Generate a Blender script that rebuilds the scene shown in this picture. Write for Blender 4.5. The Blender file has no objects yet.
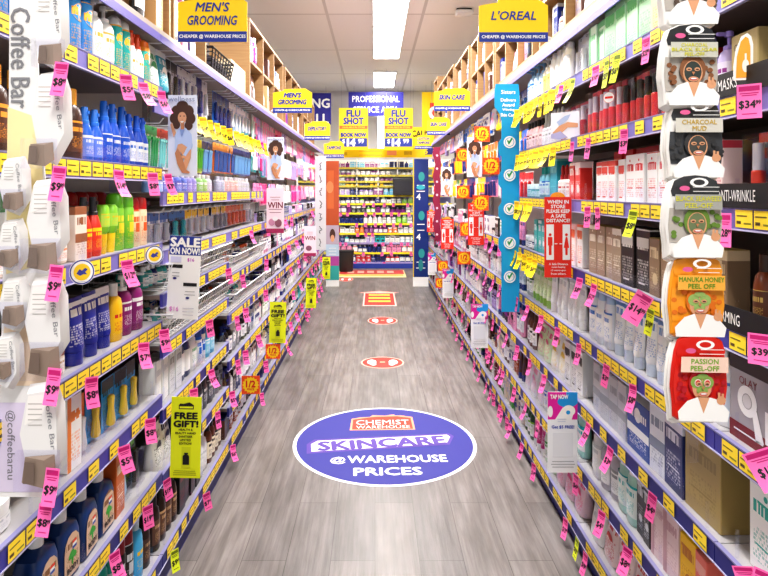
EXPOSURE = 0.84
import bpy, math, random
from mathutils import Vector, Matrix
R = random.Random(11)
SC = bpy.context.scene
COLL = SC.collection
F, CX, CY, H = 593.0, 375.0, 190.0, 1.5
PI = math.pi
LA, RA = 0.80, 0.842            # distance of the shelf fronts from the aisle axis
def lin(h):
    h = h.lstrip('#'); c = [int(h[i:i+2], 16) / 255 for i in (0, 2, 4)]
    return tuple((x / 12.92 if x <= .04045 else ((x + .055) / 1.055) ** 2.4) for x in c) + (1.0,)
COL = dict(white='f4f4f2', cream='f3e6cc', pink='f49ac1', hotpink='ee3d8b', red='d8232a', maroon='7c1230', orange='f47b20',
           yellow='fcd116', lime='8fd13f', green='3f9c35', mint='a6e0cd', teal='19b0b5', sky='6ec6ee', blue='1f6fd1', navy='1c2f7c',
           purple='8a2a86', lilac='b9a5dc', black='1b1b1e', grey='9a9ca0', silver='cfd2d6', brown='5a3424', tan='cfa878', gold='b79a55',
           amber='a8541e', salmon='f08a7c', dgreen='1f6b3a', royal='2b3fa8', clearish='e3edf2', peach='f6c9a8')
def c_(n): return lin(COL.get(n, n))
# ---------------------------------------------------------------- materials
MATS = {}
def nodes(name):
    m = bpy.data.materials.new(name); m.use_nodes = True
    nt = m.node_tree; return m, nt, nt.nodes['Principled BSDF']
def paint(col, rough=.45, metal=0, emit=0, key=None):
    k = (col, rough, metal, emit)
    if k in MATS: return MATS[k]
    m, nt, b = nodes('paint_' + str(col)); c = c_(col)
    b.inputs['Base Color'].default_value = c; b.inputs['Roughness'].default_value = rough; b.inputs['Metallic'].default_value = metal
    if emit: b.inputs['Emission Color'].default_value = c; b.inputs['Emission Strength'].default_value = emit
    MATS[k] = m; return m
def N(nt, t, **kw):
    n = nt.nodes.new(t)
    for k, v in kw.items(): setattr(n, k, v)
    return n
def obj_material(name, attr=None, rough=.32, printed=False):
    m, nt, b = nodes(name); b.inputs['Roughness'].default_value = rough
    oc = N(nt, 'ShaderNodeObjectInfo').outputs['Color']; ac = N(nt, 'ShaderNodeAttribute', attribute_type='OBJECT', attribute_name='accent').outputs['Color']
    base, ink = (ac, oc) if attr else (oc, ac)
    if printed:
        tc = N(nt, 'ShaderNodeTexCoord'); sp = N(nt, 'ShaderNodeSeparateXYZ'); nt.links.new(tc.outputs['Generated'], sp.inputs[0])
        def ma(op, a, bb=None):
            n = N(nt, 'ShaderNodeMath', operation=op)
            for i, v in enumerate((a, bb)):
                if v is None: continue
                if isinstance(v, (int, float)): n.inputs[i].default_value = v
                else: nt.links.new(v, n.inputs[i])
            return n.outputs[0]
        z = sp.outputs['Z']; x = sp.outputs['X']
        rnd = N(nt, 'ShaderNodeObjectInfo').outputs['Random']
        def lines(freq, xs, thr, zlo, zhi, off):
            row = ma('MULTIPLY', z, freq); fr = ma('FRACT', row); rid = ma('FLOOR', row)
            comb = N(nt, 'ShaderNodeCombineXYZ'); nt.links.new(ma('MULTIPLY', x, xs), comb.inputs[0]); nt.links.new(ma('ADD', ma('MULTIPLY', rid, 7.3), off), comb.inputs[1]); nt.links.new(ma('MULTIPLY', rnd, 50.0), comb.inputs[2])
            no = N(nt, 'ShaderNodeTexNoise'); no.inputs['Scale'].default_value = 1.0; no.inputs['Detail'].default_value = 0; nt.links.new(comb.outputs[0], no.inputs['Vector'])
            t = ma('GREATER_THAN', no.outputs[0], thr); l = ma('MULTIPLY', ma('GREATER_THAN', fr, .3), t)
            l = ma('MULTIPLY', l, ma('GREATER_THAN', z, zlo)); l = ma('MULTIPLY', l, ma('LESS_THAN', z, zhi))
            l = ma('MULTIPLY', l, ma('GREATER_THAN', x, .12)); return ma('MULTIPLY', l, ma('LESS_THAN', x, .88))
        big = lines(5.0, 14.0, .42, .6, .8, 0.0); small = lines(22.0, 26.0, .5, .12, .5, 3.0)
        band = ma('MULTIPLY', ma('GREATER_THAN', z, ma('ADD', ma('MULTIPLY', rnd, .25), .84)), 1.0)
        f = ma('MAXIMUM', ma('MAXIMUM', big, ma('MULTIPLY', small, .6)), band)
        mx = N(nt, 'ShaderNodeMix', data_type='RGBA'); nt.links.new(f, mx.inputs[0]); nt.links.new(base, mx.inputs[6]); nt.links.new(ink, mx.inputs[7]); base = mx.outputs[2]
    nt.links.new(base, b.inputs['Base Color']); return m
M_OBJ = obj_material('product_plastic'); M_ACC = obj_material('product_accent', 'accent', .4)
M_PRINT = obj_material('printed_pack', None, .38, True); M_PRINT2 = obj_material('printed_pack_reverse', 'accent', .38, True)
def clear_material():
    m = bpy.data.materials.new('clear_acrylic'); m.use_nodes = True; nt = m.node_tree; nt.nodes.clear()
    o = N(nt, 'ShaderNodeOutputMaterial'); mix = N(nt, 'ShaderNodeMixShader'); tr = N(nt, 'ShaderNodeBsdfTransparent'); p = N(nt, 'ShaderNodeBsdfGlossy')
    p.inputs[0].default_value = (.95, .95, 1, 1); p.inputs['Roughness'].default_value = .06
    tr.inputs[0].default_value = (.97, .97, 1, 1); lw = N(nt, 'ShaderNodeLayerWeight'); lw.inputs[0].default_value = .35
    mr = N(nt, 'ShaderNodeMapRange'); mr.inputs[3].default_value = .03; mr.inputs[4].default_value = .14
    nt.links.new(lw.outputs['Fresnel'], mr.inputs[0]); nt.links.new(mr.outputs[0], mix.inputs[0]); nt.links.new(tr.outputs[0], mix.inputs[1]); nt.links.new(p.outputs[0], mix.inputs[2]); nt.links.new(mix.outputs[0], o.inputs[0]); return m
M_CLEAR = clear_material()
WHITE = paint('f6f5f3', .45); SHELFTOP = paint('b4b1b0', .45); UNDER_SHADE = paint('85766e', .6); BACKP = paint('8d8178', .65); WIRE = paint('f2f2f2', .35); CHROME = paint('c8c9cc', .25, .9)  # undersides of the white shelf boards painted dark, standing in for shade
NAVY = paint('26277a', .5); LILAC = paint('7d76bd', .45); YELLOW = paint('fbd50a', .55); PINK = paint('ff6fb4', .5); INK = paint('15151a', .5); SIGNBLUE = paint('1d3596', .5)
def wood_material():
    m, nt, b = nodes('ply_wood'); tc = N(nt, 'ShaderNodeTexCoord'); mp = N(nt, 'ShaderNodeMapping'); mp.inputs['Scale'].default_value = (3, 3, 40)
    no = N(nt, 'ShaderNodeTexNoise'); no.inputs['Scale'].default_value = 2; rp = N(nt, 'ShaderNodeValToRGB'); rp.color_ramp.elements[0].color = lin('8a6844'); rp.color_ramp.elements[1].color = lin('ae8a60')
    nt.links.new(tc.outputs['Object'], mp.inputs[0]); nt.links.new(mp.outputs[0], no.inputs[0]); nt.links.new(no.outputs[0], rp.inputs[0]); nt.links.new(rp.outputs[0], b.inputs['Base Color']); b.inputs['Roughness'].default_value = .5; return m
WOOD = wood_material()
def floor_material():
    m, nt, b = nodes('grey_plank_vinyl'); tc = N(nt, 'ShaderNodeTexCoord'); mp = N(nt, 'ShaderNodeMapping'); mp.inputs['Rotation'].default_value = (0, 0, PI / 2)
    br = N(nt, 'ShaderNodeTexBrick'); br.inputs['Scale'].default_value = 1; br.inputs['Brick Width'].default_value = 1.2; br.inputs['Row Height'].default_value = .18; br.inputs['Mortar Size'].default_value = .0012; br.offset = .37
    br.inputs['Color1'].default_value = lin('878180'); br.inputs['Color2'].default_value = lin('757070'); br.inputs['Mortar'].default_value = lin('4a4643')
    g = N(nt, 'ShaderNodeMapping'); g.inputs['Scale'].default_value = (38, 2.2, 1); n1 = N(nt, 'ShaderNodeTexNoise'); n1.inputs['Scale'].default_value = 1; n1.inputs['Detail'].default_value = 8; n1.inputs['Roughness'].default_value = .65
    n2 = N(nt, 'ShaderNodeTexNoise'); n2.inputs['Scale'].default_value = 3.2; n2.inputs['Detail'].default_value = 6; g2 = N(nt, 'ShaderNodeMapping'); g2.inputs['Scale'].default_value = (3, .8, 1)
    r1 = N(nt, 'ShaderNodeValToRGB'); r1.color_ramp.elements[0].position = .36; r1.color_ramp.elements[0].color = (.52, .5, .48, 1); r1.color_ramp.elements[1].position = .68; r1.color_ramp.elements[1].color = (1.2, 1.18, 1.16, 1)
    r2 = N(nt, 'ShaderNodeValToRGB'); r2.color_ramp.elements[0].position = .3; r2.color_ramp.elements[0].color = (.6, .57, .54, 1); r2.color_ramp.elements[1].position = .62; r2.color_ramp.elements[1].color = (1.08, 1.07, 1.06, 1)
    L = nt.links.new; L(tc.outputs['Object'], mp.inputs[0]); L(mp.outputs[0], br.inputs[0]); L(tc.outputs['Object'], g.inputs[0]); L(g.outputs[0], n1.inputs[0]); L(tc.outputs['Object'], g2.inputs[0]); L(g2.outputs[0], n2.inputs[0]); L(n1.outputs[0], r1.inputs[0]); L(n2.outputs[0], r2.inputs[0])
    a = N(nt, 'ShaderNodeMix', data_type='RGBA', blend_type='MULTIPLY'); a.inputs[0].default_value = .8; L(br.outputs[0], a.inputs[6]); L(r1.outputs[0], a.inputs[7])
    c = N(nt, 'ShaderNodeMix', data_type='RGBA', blend_type='MULTIPLY'); c.inputs[0].default_value = .75; L(a.outputs[2], c.inputs[6]); L(r2.outputs[0], c.inputs[7]); L(c.outputs[2], b.inputs['Base Color'])
    rr = N(nt, 'ShaderNodeMapRange'); rr.inputs[3].default_value = .3; rr.inputs[4].default_value = .5; L(n1.outputs[0], rr.inputs[0]); L(rr.outputs[0], b.inputs['Roughness'])
    bp = N(nt, 'ShaderNodeBump'); bp.inputs['Strength'].default_value = .12; bp.inputs['Distance'].default_value = .01; L(n1.outputs[0], bp.inputs['Height']); L(bp.outputs[0], b.inputs['Normal']); return m
def ceiling_material():
    m, nt, b = nodes('ceiling_tile'); tc = N(nt, 'ShaderNodeTexCoord'); mp = N(nt, 'ShaderNodeMapping'); mp.inputs['Location'].default_value = (.6, .18, 0); br = N(nt, 'ShaderNodeTexBrick'); br.offset = 0
    br.inputs['Scale'].default_value = 1; br.inputs['Brick Width'].default_value = 1.2; br.inputs['Row Height'].default_value = 1.9; br.inputs['Mortar Size'].default_value = .02
    br.inputs['Color1'].default_value = lin('f2f0ee'); br.inputs['Color2'].default_value = lin('eceae8'); br.inputs['Mortar'].default_value = lin('cfccca')
    nt.links.new(tc.outputs['Object'], mp.inputs[0]); nt.links.new(mp.outputs[0], br.inputs[0]); nt.links.new(br.outputs[0], b.inputs['Base Color']); b.inputs['Roughness'].default_value = .8; return m
# ---------------------------------------------------------------- mesh builder
GLY = {}
def glyphs(s, bold, shear):
    bold = 0; k = (s, bold, shear)
    if k not in GLY:
        cu = bpy.data.curves.new('lettering', 'FONT'); cu.body = s; cu.offset = bold; cu.shear = shear; cu.resolution_u = 2; cu.align_x = 'CENTER'; cu.space_line = .85
        ob = bpy.data.objects.new('lettering', cu); me = ob.to_mesh()
        v = [(p.co.x, p.co.y) for p in me.vertices]; f = [tuple(p.vertices) for p in me.polygons]
        ob.to_mesh_clear(); bpy.data.objects.remove(ob); bpy.data.curves.remove(cu)
        xs = [p[0] for p in v] or [0]; ys = [p[1] for p in v] or [0]
        GLY[k] = (v, f, min(xs), max(xs), min(ys), max(ys))
    return GLY[k]
class MB:
    def __init__(s): s.v, s.f, s.m, s.mats, s.T, s.warp = [], [], [], [], None, None
    def mi(s, m):
        if m not in s.mats: s.mats.append(m)
        return s.mats.index(m)
    def add(s, vs, fs, m):
        b = len(s.v); i = s.mi(m)
        for p in vs:
            p = Vector(p)
            if s.warp: p = Vector(s.warp(p))
            if s.T: p = s.T @ p
            s.v.append(p)
        for f in fs: s.f.append(tuple(b + k for k in f)); s.m.append(i)
        return s
    def box(s, x0, x1, y0, y1, z0, z1, m, bev=0):
        if not bev:
            return s.add([(x0,y0,z0),(x1,y0,z0),(x1,y1,z0),(x0,y1,z0),(x0,y0,z1),(x1,y0,z1),(x1,y1,z1),(x0,y1,z1)], [(3,2,1,0),(4,5,6,7),(0,1,5,4),(1,2,6,5),(2,3,7,6),(3,0,4,7)], m)
        o = bev
        def ring(i, z): return [(x0+i+o,y0+i,z),(x1-i-o,y0+i,z),(x1-i,y0+i+o,z),(x1-i,y1-i-o,z),(x1-i-o,y1-i,z),(x0+i+o,y1-i,z),(x0+i,y1-i-o,z),(x0+i,y0+i+o,z)]
        rs = [ring(o, z0), ring(0, z0+o), ring(0, z1-o), ring(o, z1)]; vs = sum(rs, []); fs = [tuple(range(7, -1, -1)), tuple(range(24, 32))]
        for a in range(3):
            for k in range(8): fs.append((a*8+k, a*8+(k+1) % 8, a*8+8+(k+1) % 8, a*8+8+k))
        return s.add(vs, fs, m)
    def loft(s, secs, m, seg=14, cap=True, cx=0, cy=0, a0=None, a1=None):
        full = a0 is None; n = seg if full else seg + 1; vs, fs = [], []
        for sec in secs:
            z, rx, ry = sec[:3]; e = 2 / (sec[3] if len(sec) > 3 else 2); ox = sec[4] if len(sec) > 4 else 0
            for k in range(n):
                t = 2*PI*k/seg if full else a0 + (a1-a0)*k/seg; c, q = math.cos(t), math.sin(t)
                vs.append((cx+ox + rx*math.copysign(abs(c)**e, c), cy + ry*math.copysign(abs(q)**e, q), z))
        for a in range(len(secs)-1):
            for k in range(n if full else n-1):
                j = (k+1) % n; fs.append((a*n+k, a*n+j, (a+1)*n+j, (a+1)*n+k))
        if cap and full: fs.append(tuple(range(n-1, -1, -1))); fs.append(tuple(range((len(secs)-1)*n, len(secs)*n)))
        return s.add(vs, fs, m)
    def cyl(s, r, z0, z1, m, seg=12, cx=0, cy=0, bev=None):
        b = min(r, z1-z0)*.15 if bev is None else bev
        return s.loft([(z0, r-b*.5, r-b*.5), (z0+b*.5, r, r), (z1-b, r, r), (z1, r-b, r-b)], m, seg, True, cx, cy)
    def tube(s, pts, r, m, seg=5):
        vs, fs = [], []; P = [Vector(p) for p in pts]; up = None
        for i, p in enumerate(P):
            d = (P[min(i+1, len(P)-1)] - P[max(i-1, 0)]).normalized()
            a = d.cross(Vector((0, 0, 1)) if abs(d.z) < .9 else Vector((1, 0, 0))).normalized(); b = d.cross(a)
            if up is not None and a.dot(up) < 0: a = -a; b = -b
            up = a
            for k in range(seg):
                t = 2*PI*k/seg; vs.append(p + a*r*math.cos(t) + b*r*math.sin(t))
        for i in range(len(P)-1):
            for k in range(seg): fs.append((i*seg+k, i*seg+(k+1) % seg, (i+1)*seg+(k+1) % seg, (i+1)*seg+k))
        fs += [tuple(range(seg-1, -1, -1)), tuple(range((len(P)-1)*seg, len(P)*seg))]
        return s.add(vs, fs, m)
    def poly(s, pts, m, y=0): return s.add([(p[0], y, p[1]) for p in pts], [tuple(range(len(pts)))], m)
    def rect(s, x0, x1, z0, z1, m, y=0, n=1):
        vs, fs = [], []
        for k in range(n+1): z = z0+(z1-z0)*k/n; vs += [(x0, y, z), (x1, y, z)]
        for k in range(n): fs.append((2*k, 2*k+1, 2*k+3, 2*k+2))
        return s.add(vs, fs, m)
    def ell(s, cx, cz, rx, rz, m, y=0, n=20, rot=0):
        c, q = math.cos(rot), math.sin(rot)
        return s.poly([(cx + rx*math.cos(2*PI*k/n)*c - rz*math.sin(2*PI*k/n)*q, cz + rx*math.cos(2*PI*k/n)*q + rz*math.sin(2*PI*k/n)*c) for k in range(n)], m, y)
    def ring(s, cx, cz, r0, r1, m, y=0, n=28, k=1.0):
        vs, fs = [], []
        for i in range(n):
            t = 2*PI*i/n; vs += [(cx+r0*math.cos(t), y, cz+r0*k*math.sin(t)), (cx+r1*math.cos(t), y, cz+r1*k*math.sin(t))]
        for i in range(n): j = (i+1) % n; fs.append((2*i, 2*i+1, 2*j+1, 2*j))
        return s.add(vs, fs, m)
    def star(s, cx, cz, r0, r1, n, m, y=0): return s.poly([(cx+(r1 if k % 2 else r0)*math.sin(PI*k/n)*-1, cz+(r1 if k % 2 else r0)*math.cos(PI*k/n)) for k in range(2*n)], m, y)
    def text(s, t, cx, cz, h, m, y=0, maxw=None, bold=.0, shear=0, rot=0, w=None):
        v, f, x0, x1, y0, y1 = glyphs(t, bold, shear)
        if not v: return s
        k = h/max(y1-y0, .01); kx = k
        if w: kx = w/(x1-x0)
        elif maxw and (x1-x0)*kx > maxw: kx = maxw/(x1-x0)
        c, q = math.cos(rot), math.sin(rot); mx, my = (x0+x1)/2, (y0+y1)/2
        for j, (dx, dy) in enumerate(((0, 0),) if not bold else ((bold, 0), (-bold, 0), (0, bold), (0, -bold), (bold*.7, bold*.7), (-bold*.7, -bold*.7))):
            vs = []
            for p in v:
                a, b = (p[0]-mx+dx)*kx, (p[1]-my+dy)*k; vs.append((cx + a*c - b*q, y-j*.00012, cz + a*q + b*c))
            s.add(vs, f, m)
        return s
    def mesh(s, name, sharp=.7):
        me = bpy.data.meshes.new(name); me.from_pydata([tuple(p) for p in s.v], [], s.f)
        for m in s.mats: me.materials.append(m)
        me.polygons.foreach_set('material_index', s.m); me.shade_smooth(); me.set_sharp_from_angle(angle=sharp); me.update(); return me
    def build(s, name, parent=None, loc=None, rz=0): return link(name, s.mesh(name), parent, loc, rz)
def link(name, me, parent=None, loc=None, rz=0):
    o = bpy.data.objects.new(name, me); COLL.objects.link(o)
    if parent: o.parent = parent
    if loc: o.location = loc
    o.rotation_euler.z = rz; return o
SEEN = {}
def tag(o, label, cat=None, group=None, kind=None):
    n = len(label.split())
    if not 4 <= n <= 16: print('LABEL', n, label)
    if label in SEEN: print('DUP', label)
    SEEN[label] = 1
    o['label'] = label
    if cat: o['category'] = cat
    if group: o['group'] = group
    if kind: o['kind'] = kind
    return o
def struct(o): o['kind'] = 'structure'; return o
def empty(name, loc=(0,0,0), rz=0): return link(name, None, None, loc, rz)
ORD = 'first second third fourth fifth sixth seventh eighth ninth tenth eleventh twelfth thirteenth fourteenth fifteenth sixteenth seventeenth eighteenth nineteenth twentieth'.split()
ORD += ['twenty-' + x for x in ORD[:9]] + ['thirtieth'] + ['thirty-' + x for x in ORD[:9]] + ['fortieth'] + ['forty-' + x for x in ORD[:9]] + ['fiftieth'] + ['fifty-' + x for x in ORD[:9]]
def at(px, py, Y): return Vector(((px-CX)*Y/F, Y, H-(py-CY)*Y/F))
# ---------------------------------------------------------------- product prototypes
GEO = {}
def geo(kind, w, d, h, detail=True, var=0):
    k = (kind, round(w, 3), round(d, 3), round(h, 3), detail, var if kind == 'carton' else 0)
    if k in GEO: return GEO[k]
    a, b = w/2, d/2; P = []          # list of (part name, builder, role)
    def new(name, role): m = MB(); P.append((name, m, role)); return m
    rd = min(a, b)
    def arc_label(z0, z1, e=2, g=1.02, ax=a, by=b): new('label', 'lab').loft([(z0, ax*g, by*g, e), (z1, ax*g, by*g, e)], M_PRINT, 10, False, 0, 0, PI*1.12, PI*1.88)
    S = 14 if detail else 8
    if kind == 'bottle':
        new('body', 'body').loft([(0, a*.9, b*.9), (h*.02, a, b), (h*.6, a, b), (h*.72, a*.84, b*.84), (h*.78, rd*.5, rd*.5)], M_OBJ, S)
        new('cap', 'cap').cyl(rd*.55, h*.77, h, M_OBJ, S); arc_label(h*.12, h*.55)
    elif kind == 'flask':            # rounded shampoo style with wide flat cap
        new('body', 'body').loft([(0, a*.85, b*.85, 2.6), (h*.03, a*.95, b, 2.6), (h*.4, a, b, 2.6), (h*.8, a*.82, b*.85, 2.4), (h*.84, a*.6, b*.7)], M_OBJ, S)
        new('cap', 'cap').loft([(h*.83, a*.66, b*.8), (h*.97, a*.62, b*.75), (h, a*.55, b*.65)], M_OBJ, S); arc_label(h*.15, h*.68, 2.6, 1.0, a*1.01, b*1.03)
    elif kind == 'spray':
        new('body', 'body').loft([(0, a*.9, b*.9), (h*.02, a, b), (h*.5, a, b), (h*.66, a*.62, b*.66), (h*.7, rd*.55, rd*.55)], M_OBJ, S)
        c = new('spray_head', 'cap'); c.cyl(rd*.6, h*.69, h*.76, M_OBJ, S); c.loft([(h*.76, rd*.5, rd*.5), (h*.94, rd*.45, rd*.45), (h, rd*.3, rd*.42)], M_OBJ, S); c.box(-rd*.16, rd*.16, -rd*.62, -rd*.3, h*.87, h*.93, M_OBJ); arc_label(h*.1, h*.48)
    elif kind == 'pump':
        new('body', 'body').loft([(0, a*.9, b*.9), (h*.02, a, b), (h*.62, a, b), (h*.7, a*.8, b*.8), (h*.74, rd*.5, rd*.5)], M_OBJ, S)
        c = new('pump_head', 'cap'); c.cyl(rd*.55, h*.73, h*.8, M_OBJ, S); c.cyl(rd*.18, h*.79, h*.93, M_OBJ, 8); c.loft([(h*.92, rd*.42, rd*.42), (h*.985, rd*.4, rd*.4), (h, rd*.3, rd*.3)], M_OBJ, S); c.box(-rd*.16, rd*.16, -rd*1.25, 0, h*.935, h*.985, M_OBJ, rd*.05); arc_label(h*.12, h*.56)
    elif kind == 'can':
        m = new('body', 'body'); m.loft([(0, a*.93, b*.93), (h*.015, a, b), (h*.72, a, b), (h*.76, a*.86, b*.86)], M_PRINT, S)
        new('cap', 'cap').loft([(h*.755, a*.95, b*.95), (h*.92, a*.93, b*.93), (h*.98, a*.75, b*.75), (h, a*.35, b*.35)], M_OBJ, S)
        m.loft([(h*.3, a*1.01, b*1.01), (h*.48, a*1.01, b*1.01)], M_ACC, 6, False, 0, 0, PI*1.3, PI*1.7)
    elif kind == 'suncan':           # aerosol with one large round badge
        m = new('body', 'body'); m.loft([(0, a*.93, b*.93), (h*.015, a, b), (h*.8, a, b), (h*.84, a*.86, b*.86)], M_PRINT, S)
        new('cap', 'cap').loft([(h*.835, a*.9, b*.9), (h*.95, a*.8, b*.8), (h, a*.4, b*.4)], M_OBJ, S)
        bd = new('badge', 'acc'); bd.warp = lambda p: (p.x, -math.sqrt(max(0, 1-(p.x/a)**2))*b*1.02-.0004, p.z); bd.ell(0, h*.6, a*.8, a*.85, M_ACC)
    elif kind == 'tube':
        new('body', 'body').loft([(h*.2, a*.62, b, 2), (h*.24, a*.78, b, 2), (h*.6, a*.94, b*.6, 2), (h*.96, a, .004, 4), (h, a, .003, 4)], M_PRINT, S)
        new('cap', 'cap').loft([(0, a*.6, b*.92), (h*.01, a*.64, b*.96), (h*.19, a*.62, b*.94), (h*.2, a*.55, b*.85)], M_OBJ, S)
        m = new('band', 'acc'); m.loft([(h*.86, a*.985, b*.17+.002, 3.4), (h*.95, a*1.002, .007, 4)], M_ACC, S, False)
    elif kind == 'jar':
        new('body', 'body').loft([(0, a*.9, b*.9), (h*.05, a, b), (h*.6, a, b), (h*.64, a*.92, b*.92)], M_OBJ, S)
        new('lid', 'cap').loft([(h*.62, a*1.02, b*1.02), (h*.95, a*1.02, b*1.02), (h, a*.95, b*.95)], M_OBJ, S); arc_label(h*.1, h*.55)
    elif kind == 'carton':
        m = new('body', 'body'); m.box(-a, a, -b, b, 0, h, M_PRINT, min(.0015, w*.05))
        p = m; y_ = -b-.0006
        if var == 0: p.rect(-a*.86, a*.86, h*.7, h*.86, M_ACC, y_); p.rect(-a*.6, a*.3, h*.1, h*.13, M_ACC, y_)
        elif var == 1: p.rect(-a, a, h*.34, h*.5, M_ACC, y_); p.ell(0, h*.74, a*.3, a*.3, M_ACC, y_, 14)
        elif var == 2: p.ell(a*.2, h*.3, a*.5, min(a*.5, h*.2), M_ACC, y_, 16); p.rect(-a*.8, a*.5, h*.8, h*.85, M_ACC, y_)
        elif var == 3: p.rect(-a, -a*.5, 0.001, h*.999, M_ACC, y_); p.rect(-a*.2, a*.8, h*.7, h*.76, M_ACC, y_)
        elif var == 4: p.rect(-a*.5, a*.5, h*.78, h*.81, M_ACC, y_); p.ell(0, h*.88, a*.12, a*.12, M_ACC, y_, 12); p.rect(-a*.6, a*.6, h*.3, h*.32, M_ACC, y_)
        new('flap', 'cap').box(-a*.97, a*.97, -b*.97, b*.97, h, h+.0008, M_OBJ)
    elif kind == 'pouch':
        m = new('body', 'body'); m.loft([(0, a*.9, b*.9, 3), (h*.08, a, b, 3), (h*.45, a*.98, b*.8, 2.6), (h*.84, a*.97, b*.25, 3), (h*.9, a, .004, 6), (h, a, .003, 6)], M_PRINT, S)
        p = new('front_print', 'acc'); p.warp = lambda q: (q.x, -b*(1-.55*(q.z/h)**1.5)*math.sqrt(max(.02, 1-(q.x/a)**2))*.9-.002, q.z); p.ell(0, h*.42, a*.55, h*.2, M_ACC, 0, 18)
    elif kind == 'blister':
        m = new('backing_card', 'body'); m.box(-a, a, b*.6, b*.6+.0012, 0, h, M_PRINT); m.rect(-a*.96, a*.96, h*.74, h*.97, M_ACC, b*.6-.0005)
        m.ring(0, h*.94, w*.06, w*.11, INK, b*.6-.0008, 10, .7)
        p = new('product', 'cap'); p.loft([(h*.08, a*.3, b*.45, 2.6), (h*.14, a*.42, b*.55, 2.6), (h*.42, a*.22, b*.4, 2.6), (h*.62, a*.3, b*.5, 2.4), (h*.66, a*.18, b*.3)], M_OBJ, 8, True, 0, b*.1)
        c = new('clear_bubble', None); c.loft([(h*.05, a*.8, b*.8, 5), (h*.7, a*.78, b*.8, 5)], M_CLEAR, 8, True, 0, -b*.1)
    elif kind == 'razor':
        m = new('backing_card', 'body'); m.box(-a, a, b*.6, b*.6+.0012, 0, h, M_PRINT); m.rect(-a, a, h*.8, h, M_ACC, b*.6-.0005); m.ring(0, h*.95, w*.06, w*.11, INK, b*.6-.0008, 10, .6)
        for i in (-.55, 0, .55):
            p = new('razor', 'cap'); p.tube([(i*a, b*.3, h*.05), (i*a, b*.1, h*.3), (i*a, 0, h*.6), (i*a, -b*.2, h*.7)], w*.06, M_OBJ, 5); p.box(i*a-w*.11, i*a+w*.11, -b*.4, b*.1, h*.68, h*.74, M_OBJ)
    elif kind == 'jug':              # big flat navy bottle with a round topped label
        new('body', 'body').loft([(0, a*.95, b*.9, 5), (h*.02, a, b, 5), (h*.6, a, b, 5), (h*.74, a*.92, b*.85, 4), (h*.8, a*.5, b*.6), (h*.83, rd*.45, rd*.45)], M_OBJ, 20)
        new('cap', 'cap').cyl(rd*.52, h*.83, h, M_OBJ, 14)
        l = new('label', 'lab'); y = -b-.001; l.poly([(-a*.72, h*.06), (a*.72, h*.06), (a*.72, h*.42), (a*.62, h*.56), (a*.35, h*.64), (0, h*.665), (-a*.35, h*.64), (-a*.62, h*.56), (-a*.72, h*.42)], M_PRINT, y)
        g = paint('3aa83a'); l.ell(-a*.1, h*.36, a*.28, h*.05, g, y-.0006, 12, .6); l.ell(a*.15, h*.34, a*.26, h*.045, g, y-.0007, 12, -.5); l.ell(0, h*.3, a*.1, h*.1, g, y-.0008, 10)
        l.rect(0, a*.4, h*.5, h*.54, paint('e8442a'), y-.0006); l.rect(0, a*.4, h*.46, h*.5, paint('f3f3ee'), y-.0006); l.rect(0, a*.4, h*.42, h*.46, paint('2454b0'), y-.0006); l.text('BODY', a*.05, h*.16, h*.08, INK, y-.0006, a*1.2, .02)
    elif kind == 'dropper':
        new('body', 'body').loft([(0, a*.9, b*.9), (h*.02, a, b), (h*.52, a, b), (h*.58, a*.5, b*.5)], M_OBJ, S); arc_label(h*.08, h*.45)
        c = new('dropper', 'cap'); c.cyl(rd*.55, h*.57, h*.72, M_OBJ, S); c.loft([(h*.72, rd*.4, rd*.4), (h*.9, rd*.42, rd*.42), (h, rd*.2, rd*.2)], M_OBJ, S)
    elif kind == 'rollon':           # stands on its cap
        new('body', 'body').loft([(h*.4, a*.62, b*.62), (h*.46, a*.9, b*.9), (h*.7, a, b), (h*.94, a*.95, b*.95), (h, a*.7, b*.7)], M_OBJ, S)
        new('cap', 'cap').loft([(0, a*.55, b*.55), (h*.02, a*.6, b*.6), (h*.4, a*.72, b*.72)], M_OBJ, S); new('label', 'lab').loft([(h*.55, a*.99, b*.99), (h*.82, a*1.02, b*1.02)], M_PRINT, 8, False, 0, 0, PI*1.15, PI*1.85)
    elif kind == 'tester':           # lipstick in a clear box
        new('body', 'body').box(-a*.9, a*.9, b*.3, b*.9, 0, h, M_PRINT, .001); p = new('product', 'cap'); p.cyl(rd*.55, 0.002, h*.5, M_ACC, 10, 0, -b*.3); p.cyl(rd*.45, h*.5, h*.86, M_OBJ, 10, 0, -b*.3)
        new('clear_box', None).box(-a, a, -b, b, 0.0005, h*.98, M_CLEAR)
    out = []
    for name, m, role in P: out.append((name, m.mesh(kind + '_' + name), role))
    GEO[k] = out; return out
CAT = dict(bottle='bottle', flask='flask bottle', spray='spray bottle', pump='pump bottle', can='spray can', suncan='spray can', tube='tube', jar='jar', carton='box', pouch='pouch', blister='hanging pack', razor='razor pack', jug='large bottle', dropper='dropper bottle', rollon='roll-on', tester='lipstick box')
NAME = dict(bottle='flip_top_bottle', flask='shampoo_bottle', spray='spray_bottle', pump='pump_bottle', can='aerosol_can', suncan='sunscreen_can', tube='squeeze_tube', jar='cream_jar', carton='carton_box', pouch='refill_pouch', blister='hanging_blister_pack', razor='hanging_razor_pack', jug='lotion_jug', dropper='dropper_bottle', rollon='roll_on_deodorant', tester='lipstick_box')
class Pr:
    def __init__(s, kind, look, w, d, h, body, cap='white', lab='white', acc='navy'):
        s.kind, s.look, s.w, s.d, s.h = kind, look, w, d, h; s.col = dict(body=c_(body), cap=c_(cap), lab=c_(lab), acc=c_(acc))
MERGED = {}
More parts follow.
